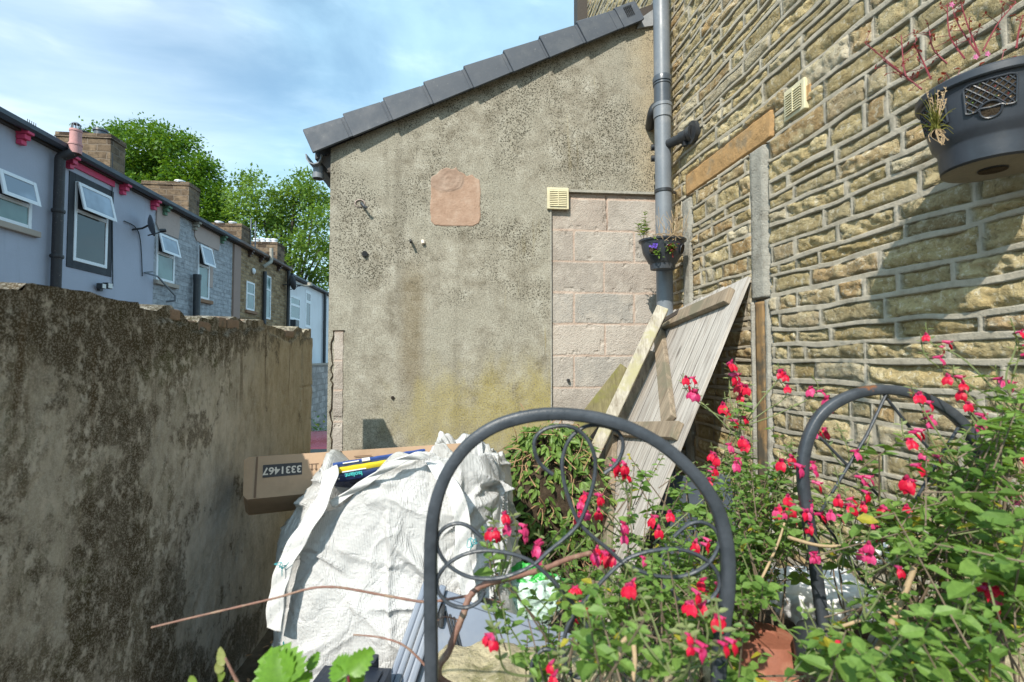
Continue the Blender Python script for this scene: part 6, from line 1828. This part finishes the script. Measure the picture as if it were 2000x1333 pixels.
def bushes():
    rr = random.Random(77); DENS = dict(M=.60, R=.54, L=.50)
    FLOW = dict(
        R=[(1571, 915, 1.0), (1575, 952, 1.0), (1590, 985, 1.0), (1592, 1012, 1.0), (1640, 958, .95), (1652, 982, .95), (1686, 970, .95), (1622, 1002, .95), (1692, 1040, .92), (1720, 990, .92), (1760, 992, .92), (1754, 1000, .93), (1776, 945, .92), (1780, 926, .92), (1770, 855, .92), (1805, 813, .95), (1790, 775, .95), (1815, 700, .93), (1820, 668, .93), (1868, 740, .9), (1880, 768, .9), (1890, 790, .9), (1956, 745, .92), (1985, 668, .88), (1990, 690, .88), (1897, 830, .9), (1808, 892, .95), (1693, 1065, .8), (1582, 1085, .95), (1600, 1240, .72), (1622, 1232, .72), (1632, 1260, .72), (1740, 1122, .72), (1915, 1152, .7), (1922, 1130, .7), (1675, 940, 1.0), (1600, 830, 1.1), (1560, 1000, 1.0), (1655, 870, 1.0), (1985, 905, .9), (1970, 960, .95)],
        M=[(1335, 750, 1.25), (1357, 770, 1.25), (1425, 728, 1.25), (1455, 768, 1.3), (1420, 800, 1.25), (1417, 882, 1.15), (1395, 897, 1.12), (1430, 908, 1.12), (1388, 926, 1.12), (1467, 868, 1.15), (1521, 735, 1.2), (1595, 765, 1.2), (1613, 790, 1.2), (1541, 882, 1.1), (1545, 905, 1.1), (1531, 978, 1.05), (1534, 1002, 1.05), (1520, 990, 1.05), (1433, 822, 1.2), (1590, 850, 1.2), (1535, 770, 1.2)],
        L=[(1200, 913, 1.0), (1214, 922, 1.0), (1160, 972, .95), (1176, 984, .95), (1140, 1002, .95), (1150, 985, .95), (965, 1022, .8), (970, 1045, .8), (1010, 1032, .82), (1060, 1074, .85), (1166, 1080, .85), (1195, 1074, .85), (1182, 1090, .85), (1206, 1030, .9), (1295, 1020, 1.0), (1375, 1047, 1.0), (1240, 1138, .66), (1232, 1158, .66), (1128, 1165, .8), (1133, 1188, .8), (970, 1238, .62), (1092, 1298, .6), (1352, 1162, .66), (1386, 1190, .68), (1358, 1268, .56), (1408, 1242, .56), (1345, 1250, .56), (1370, 1140, .8), (1260, 1100, .85)])
    spec = {
        'M': ('flowering_sage', 'middle red-flowered sage growing against the stone wall by the gate', (.50, 1.30, .42), [(1470, 1010, 95, 110, 1.22, .12, 150), (1350, 1020, 60, 60, 1.2, .1, 45), (1505, 945, 40, 35, 1.2, .08, 20), (1440, 930, 36, 35, 1.25, .08, 14), (1450, 1110, 100, 80, 1.15, .12, 150), (1325, 1110, 70, 70, 1.1, .1, 60), (1385, 1190, 90, 60, 1.08, .1, 70), (1470, 1170, 50, 40, 1.05, .1, 34), (1560, 1050, 45, 40, 1.15, .08, 26), (1390, 960, 35, 35, 1.2, .06, 9), (1440, 840, 22, 40, 1.25, .05, 7)], .025),
        'R': ('flowering_sage', 'largest red-flowered sage filling the right foreground around the far chair', (.80, .98, .40), [(1905, 1000, 95, 100, .92, .1, 110), (1965, 1140, 60, 130, .78, .09, 120), (1860, 1215, 70, 70, .84, .08, 55), (1760, 1080, 70, 60, .95, .1, 55), (1700, 1020, 50, 35, .98, .1, 18), (1630, 1000, 40, 40, 1.05, .1, 10), (1960, 890, 45, 70, .85, .08, 48), (1640, 1310, 110, 24, .72, .08, 40), (1840, 1310, 140, 30, .7, .06, 50), (1440, 1315, 60, 20, .75, .08, 12), (1730, 880, 50, 40, 1.0, .1, 5), (1840, 930, 45, 35, .95, .08, 12), (1650, 1070, 45, 30, .98, .08, 16), (1720, 1190, 40, 40, .85, .07, 12), (1985, 780, 20, 60, .85, .05, 9), (1870, 1080, 90, 60, .95, .08, 60), (1790, 1330, 90, 30, .66, .05, 22)], .0255),
        'L': ('flowering_sage', 'sparser red-flowered sage straggling behind the near chair scrollwork', (.22, .98, .40), [(1100, 1150, 90, 60, .95, .08, 26), (1200, 1200, 100, 70, .9, .1, 60), (1240, 1010, 40, 60, 1.05, .08, 16), (1330, 1280, 80, 40, .72, .08, 34), (1060, 1290, 80, 30, .72, .05, 18), (1180, 1290, 70, 34, .68, .06, 30), (1270, 1140, 60, 50, .95, .08, 36), (1100, 1050, 40, 30, .95, .06, 7), (980, 1100, 40, 30, .9, .05, 6), (1010, 1230, 50, 40, .75, .05, 8), (1310, 960, 30, 40, 1.1, .06, 8), (1260, 940, 20, 30, 1.1, .05, 5), (1420, 1255, 36, 30, .72, .06, 10), (1330, 1200, 50, 50, .85, .08, 20)], .025)}
    for key in ('M', 'R', 'L'):
        nm, label, base, blobs, LS = spec[key]
        root = empty(nm, base, None, label, 'shrub', 'red-flowered sage shrubs'); o = V(base)
        st = MB(); lf = MB(); crown = o
        anchors = []
        # leafy shoots
        for px, py, rx, ry, Y, sy, n in blobs:
            for i in range(max(3, int(n * DENS[key]))):
                u, v = max(-1.1, min(1.1, rr.gauss(0, .5))), max(-1.1, min(1.1, rr.gauss(0, .5)))
                p = at(px + u * rx, py + v * ry, Y + rr.gauss(0, sy)); anchors.append(p)
                d = V((rr.gauss(0, .5), rr.gauss(-.25, .5), rr.gauss(.9, .4))).normalized(); L = rr.uniform(.03, .075); e = p + d * L
                q0 = p - d * rr.uniform(.02, .10)
                st.tube([q0 - o, e - o], [.0013, .0008], 4, 0 if rr.random() < .7 else 1)
                nn = rr.choice((3, 4, 4, 5)); tone = min(1, max(0, rr.gauss(.5, .27))); big = rr.choice((.6, .75, .9, 1.0, 1.15, 1.3))
                az = rr.uniform(0, PI)
                for k in range(nn):
                    c = p.lerp(e, k / (nn - 1) if nn > 1 else .5); az += PI / 2 + rr.gauss(0, .3); sc = 1 - .45 * k / nn
                    for s in (-1, 1):
                        x = V((math.cos(az) * s, math.sin(az) * s, 0)); dd = (x + d * rr.uniform(.1, .6) + V((0, 0, rr.gauss(-.1, .25)))).normalized()
                        Lf = LS * big * sc * rr.uniform(.75, 1.2) * (1.15 if key == 'R' and py > 900 else 1); lf.leaf(c - o, dd, d + V((rr.gauss(0, .3), rr.gauss(0, .3), .2)), Lf, Lf * rr.uniform(.52, .68), 1.0 if rr.random() < .025 else min(.88, max(0, tone + rr.gauss(0, .15))), 0, .22, .2)
        # woody frame reaching the shoots
        for p in anchors[::5]:
            b0 = o + V((rr.gauss(0, .10), rr.gauss(0, .06), rr.uniform(-.02, .05))); m = b0.lerp(p, .55) + V((rr.gauss(0, .035), rr.gauss(0, .03), rr.gauss(.02, .03)))
            path = spline([b0, m, p], 5); st.tube([q - o for q in path], [.0028 - .0017 * i / len(path) for i in range(len(path))], 5, 0)
        # flower spikes
        for px, py, Y in FLOW[key]:
            tip = at(px, py, Y) ; near = min(anchors, key=lambda a: (a - tip).length + max(0, a.z - tip.z + .05) * 3)
            root_p = near - V((0, 0, .03)); m = root_p.lerp(tip, .5) + V((rr.gauss(0, .015), rr.gauss(0, .01), rr.gauss(.0, .01)))
            up = V((rr.gauss(-.15, .2), rr.gauss(0, .15), 1)).normalized(); e = tip + up * rr.uniform(.02, .05)
            path = spline([root_p, m, tip - V((0, 0, .004)), e], 5); st.tube([q - o for q in path], [.0017 - .0008 * i / len(path) for i in range(len(path))], 5, 1)
            for k in range(4):      # small paired bracts up the spike
                c = path[int(len(path) * (.45 + .14 * k))]
                for s in (-1, 1): lf.leaf(c - o, (s * rr.uniform(.5, 1), rr.gauss(-.2, .4), rr.uniform(.1, .8)), (0, -.4, 1), rr.uniform(.010, .018), .007, rr.random(), 1)
            fm = MB(); sz = rr.uniform(.017, .0235) * (Y ** .6); nf = rr.choice((1, 2, 2, 3, 3))
            for k in range(nf):
                a = rr.uniform(-1.1, 1.1); fc = V((math.sin(a) * rr.choice((-1, 1)), -abs(math.cos(a)) * .8 - .1, rr.gauss(-.05, .2)))
                pos = tip + up * (rr.uniform(-.4, .6) * sz * 1.6) + V((rr.gauss(0, sz * .4), 0, 0)); flower_mesh(fm, pos - tip, fc, sz * rr.uniform(.85, 1.2), rr)
            pinkish = rr.random() < .30
            fo = fm.build('flower', [M['magenta'] if pinkish else M['red'], M['magenta'], M['calyx']], root, smooth=True); fo.location = tip - o
        st.build('stems', [M['stem'], M['sageshoot']], root); lf.build('foliage', [M['sage'], M['sageshoot']], root)


bushes()


def brambles():
    rr = random.Random(55)
    root = empty('bramble', at(900, 1400, .74), None, 'bramble with reddish arching canes and bright toothed leaves at the bottom left', 'bramble'); o = root.location.copy()
    def cane(pts, r0, r1, mat='twig'):
        P_ = spline([at(*p) - o for p in pts], 8); n = len(P_); b = MB()
        b.tube(P_, [(r0 + (r1 - r0) * i / n) * (1 + .10 * math.sin(i * 1.9)) for i in range(n)], 8); b.build('cane', M[mat], root, smooth=True)
        return P_
    cane([(1100, 1420, .76), (870, 1335, .74), (880, 1265, .74), (905, 1200, .75), (918, 1165, .76), (945, 1143, .77), (1000, 1128, .79), (1060, 1112, .81), (1110, 1092, .83), (1155, 1080, .85)], .0058, .0040)
    cane([(918, 1163, .76), (880, 1170, .76), (830, 1176, .76), (760, 1165, .76), (690, 1152, .755), (650, 1147, .75), (605, 1150, .75), (540, 1168, .745), (460, 1187, .74), (370, 1208, .735), (296, 1226, .73)], .0022, .0015)
    cane([(860, 1340, .73), (830, 1300, .73), (790, 1262, .735), (745, 1246, .74), (690, 1240, .74)], .0022, .0010)
    cane([(985, 1180, .78), (940, 1170, .77), (905, 1200, .75)], .0012, .0010); cane([(905, 1215, .75), (870, 1205, .74), (852, 1215, .74)], .0012, .0008)
    cane([(470, 1345, .62), (452, 1310, .62), (440, 1285, .62)], .0022, .0014)
    # toothed leaves in threes
    def toothed(b, base, d, up, L, W, var):
        d = V(d).normalized(); x = d.cross(V(up)).normalized(); n = x.cross(d).normalized(); N = 14; vs = []; fs = []
        for i in range(N + 1):
            t = i / N; w = W * .5 * (math.sin(PI * min(1, t ** .72)) ** .8) * (1 if i < N else 0)
            tooth = (.12 * W * (1 if i % 2 else 0)) if 0 < i < N else 0
            c = base + d * (L * t) - n * (L * .18 * t * t)
            pl = .10 * W * (1 if i % 2 else -1) * .25
            for s, k in ((-1, 1), (-1, .5), (0, 0), (1, .5), (1, 1)):
                vs.append(c + x * (s * k * (w + (tooth if k == 1 else 0))) + n * (.28 * w * k + (pl if k == .5 else 0)) + d * (tooth * .6 if k == 1 else 0))
        for i in range(N):
            for k in range(4): fs.append((i * 5 + k, i * 5 + k + 1, (i + 1) * 5 + k + 1, (i + 1) * 5 + k))
        b.add(vs, fs, 0, var)
    def leaf(px, py, Y, tx, ty, wpx, var, fold=(0, -1, .45), name='leaf'):
        a = at(px, py, Y); e = at(tx, ty, Y + .015); b = MB(); toothed(b, a - o, e - a, fold, (e - a).length, wpx / F * Y, var); b.build('leaf', M['bramble'], root, smooth=True)
    leaf(560, 1345, .60, 512, 1278, 74, .75); leaf(556, 1345, .6, 548, 1262, 80, .7, (.2, -1, .3)); leaf(560, 1340, .6, 612, 1318, 30, .5)
    leaf(602, 1312, .62, 622, 1272, 20, .35); leaf(590, 1330, .62, 575, 1296, 22, .25)
    leaf(678, 1320, .58, 652, 1286, 44, .55, (.3, -1, .3)); leaf(680, 1318, .58, 728, 1268, 38, .85); leaf(678, 1326, .58, 712, 1338, 36, .8); leaf(676, 1326, .58, 640, 1330, 44, .6)
    leaf(438, 1300, .62, 424, 1264, 16, 1.0); leaf(438, 1308, .62, 412, 1300, 16, 1.0); leaf(440, 1315, .62, 416, 1330, 18, .95); leaf(452, 1330, .62, 470, 1345, 20, .9); leaf(385, 1335, .6, 360, 1326, 16, .95)
    for pts in (((560, 1345, .6), (570, 1400, .6)), ((680, 1322, .58), (690, 1400, .58)), ((602, 1312, .62), (606, 1400, .62))):
        b = MB(); b.tube([at(*p) - o for p in pts], .0014, 6); b.build('leaf_stalk', M['redstem'], root)
    # dry stalks standing among the sage
    for lab, pts, r in (('bleached bent reed stalk in front of the sage', [(1205, 1400, .62), (1203, 1333, .62), (1206, 1290, .62), (1216, 1255, .63), (1235, 1240, .64)], .0042),
                        ('horizontal tan cane crossing the farther chair back', [(1540, 1050, .93), (1600, 1066, .93), (1660, 1066, .93), (1720, 1058, .93), (1790, 1050, .93), (1880, 1035, .94)], .0034),
                        ('thick cut tan stick slanting up below the farther chair', [(1640, 1420, .80), (1700, 1300, .80), (1735, 1230, .80), (1762, 1170, .80), (1786, 1108, .80)], .0062),
                        ('thin tan twig forking beside the thick cut stick', [(1762, 1420, .79), (1764, 1300, .79), (1760, 1215, .79), (1755, 1185, .80)], .0034),
                        ('pale slim stick left of the farther chair', [(1440, 1230, .95), (1470, 1165, .96), (1500, 1105, .97), (1520, 1060, .98), (1532, 1022, 1.0)], .0030),
                        ('long thin brown twig low in the sage', [(1640, 1225, .8), (1690, 1208, .8), (1740, 1185, .8), (1762, 1172, .8)], .0028),
                        ('broad bleached reed leaf drooping beside the bent stalk', [(1236, 1245, .64), (1240, 1290, .63), (1236, 1330, .62), (1232, 1400, .62)], .0034)):
        b = MB(); P_ = spline([at(*p) for p in pts], 6); b.tube(P_, [r * (1 - .35 * i / len(P_)) * (1 + .06 * math.sin(i * 2.3)) for i in range(len(P_))], 8); tag(b.build('dry_stalk', M['straw'], None, smooth=True), lab, 'stalk')


brambles()


def floor_litter():
    rr = random.Random(91)
    b = MB()
    for i in range(900):
        y = rr.uniform(1.2, 3.2); x = rr.uniform(-.95 - .105 * y + .12, .2); s = rr.uniform(.004, .016)
        b.leaf((x, y, .012 + rr.random() * .01), (rr.gauss(0, 1), rr.gauss(0, 1), rr.gauss(0, .2)), (0, 0, 1), s * 2.2, s, rr.random(), 0 if rr.random() < .6 else 1)
    tag(b.build('leaf_litter', [M['deadstem'], M['rock']], None), 'scattered dead leaves and grit on the yard floor', 'litter', kind='stuff')


floor_litter()
# ------------------------------------------------------------------ sky, sun, camera
AZ, EL = math.radians(24), math.radians(42)
SUN_DIR = V((math.sin(AZ) * math.cos(EL), math.cos(AZ) * math.cos(EL), -math.sin(EL)))


def sky():
    w = bpy.data.worlds.new('World'); bpy.context.scene.world = w; w.use_nodes = True
    t = w.node_tree; bg = t.nodes['Background']
    s = t.nodes.new('ShaderNodeTexSky'); s.sky_type = 'NISHITA'; s.sun_disc = False
    s.sun_elevation = EL; s.sun_rotation = math.atan2(-SUN_DIR.x, -SUN_DIR.y); s.altitude = 100; s.air_density = 1.0; s.dust_density = 1.2; s.ozone_density = 1.0
    co = t.nodes.new('ShaderNodeTexCoord')
    def noise(scale, det, sc, loc=(0, 0, 0), rot=(0, 0, 0), dist=.0):
        m = t.nodes.new('ShaderNodeMapping'); m.inputs['Scale'].default_value = sc; m.inputs['Location'].default_value = loc; m.inputs['Rotation'].default_value = rot
        t.links.new(co.outputs['Generated'], m.inputs['Vector'])
        n = t.nodes.new('ShaderNodeTexNoise'); n.inputs['Scale'].default_value = scale; n.inputs['Detail'].default_value = det; n.inputs['Roughness'].default_value = .55; n.inputs['Distortion'].default_value = dist
        t.links.new(m.outputs[0], n.inputs['Vector']); return n.outputs['Fac']
    def rng(v, a, b, c, d):
        r = t.nodes.new('ShaderNodeMapRange'); r.interpolation_type = 'SMOOTHSTEP'; t.links.new(v, r.inputs['Value'])
        for k, x in zip(('From Min', 'From Max', 'To Min', 'To Max'), (a, b, c, d)): r.inputs[k].default_value = x
        return r.outputs[0]
    def mth(op, a, b):
        n = t.nodes.new('ShaderNodeMath'); n.operation = op; n.use_clamp = True
        for i, v in enumerate((a, b)):
            if isinstance(v, bpy.types.NodeSocket): t.links.new(v, n.inputs[i])
            else: n.inputs[i].default_value = v
        return n.outputs[0]
    c1 = rng(noise(1.6, 7, (1.0, 1.0, 2.6), (.5, .3, .2), (0, .25, .3), .4), .36, .70, .42, .97)
    c2 = rng(noise(4.0, 6, (1, 1, 3.4), (2, 1, 0), (0, .3, .2), .3), .48, .74, 0, .4)
    sp = t.nodes.new('ShaderNodeSeparateXYZ'); t.links.new(co.outputs['Generated'], sp.inputs[0])
    lowz = rng(sp.outputs['Z'], .05, .42, .35, 0.0)
    fac = mth('ADD', mth('ADD', c1, mth('MULTIPLY', c2, .55)), lowz)
    def toward(px, py, a, b):
        d = ray(px, py).normalized(); n = t.nodes.new('ShaderNodeVectorMath'); n.operation = 'DOT_PRODUCT'; t.links.new(co.outputs['Generated'], n.inputs[0]); n.inputs[1].default_value = tuple(d); return rng(n.outputs['Value'], a, b, 0, 1)
    fac = mth('SUBTRACT', fac, mth('MULTIPLY', toward(560, 20, .955, 1.0), .22))
    br = mth('ADD', mth('MULTIPLY', toward(40, 20, .93, .998), mth('ADD', .25, c1)), mth('MULTIPLY', c2, .7))
    cm = t.nodes.new('ShaderNodeMix'); cm.data_type = 'RGBA'; t.links.new(br, cm.inputs[0]); cm.inputs[6].default_value = (*CLOUD, 1); cm.inputs[7].default_value = (4.6, 5.6, 6.4, 1)
    mx = t.nodes.new('ShaderNodeMix'); mx.data_type = 'RGBA'; t.links.new(fac, mx.inputs[0]); tn = t.nodes.new('ShaderNodeMix'); tn.data_type = 'RGBA'; tn.blend_type = 'MULTIPLY'; tn.inputs[0].default_value = 1.0; t.links.new(s.outputs[0], tn.inputs[6]); tn.inputs[7].default_value = (.80, 1.03, 1.03, 1); t.links.new(tn.outputs[2], mx.inputs[6]); t.links.new(cm.outputs[2], mx.inputs[7])
    t.links.new(mx.outputs[2], bg.inputs['Color']); bg.inputs['Strength'].default_value = SKYS


CLOUD = (3.3, 5.1, 6.25); SKYS = .15
sky()
sl = bpy.data.lights.new('sun', 'SUN'); sl.energy = 4.1; sl.angle = math.radians(.6); sl.color = (1.0, .94, .84)
so = bpy.data.objects.new('sun', sl); C.objects.link(so); so.rotation_euler = SUN_DIR.to_track_quat('-Z', 'Y').to_euler(); so.location = (-6, -10, 12)

cd = bpy.data.cameras.new('camera'); cam = bpy.data.objects.new('camera', cd); C.objects.link(cam)
cd.sensor_width = 36; cd.lens = F * 36 / 2000; cd.clip_start = .02; cd.clip_end = 3000
cam.location = EYE; cam.rotation_euler = (PI / 2 + PITCH, 0, 0)
cd.dof.use_dof = True; cd.dof.focus_distance = 3.2; cd.dof.aperture_fstop = 5.6
sc = bpy.context.scene; sc.camera = cam
sc.view_settings.view_transform = 'Standard'; sc.view_settings.look = 'None'; sc.view_settings.exposure = 0.52; sc.view_settings.gamma = 1.0
sc.cycles.max_bounces = 8; sc.cycles.transparent_max_bounces = 8
sc.cycles.use_denoising = True
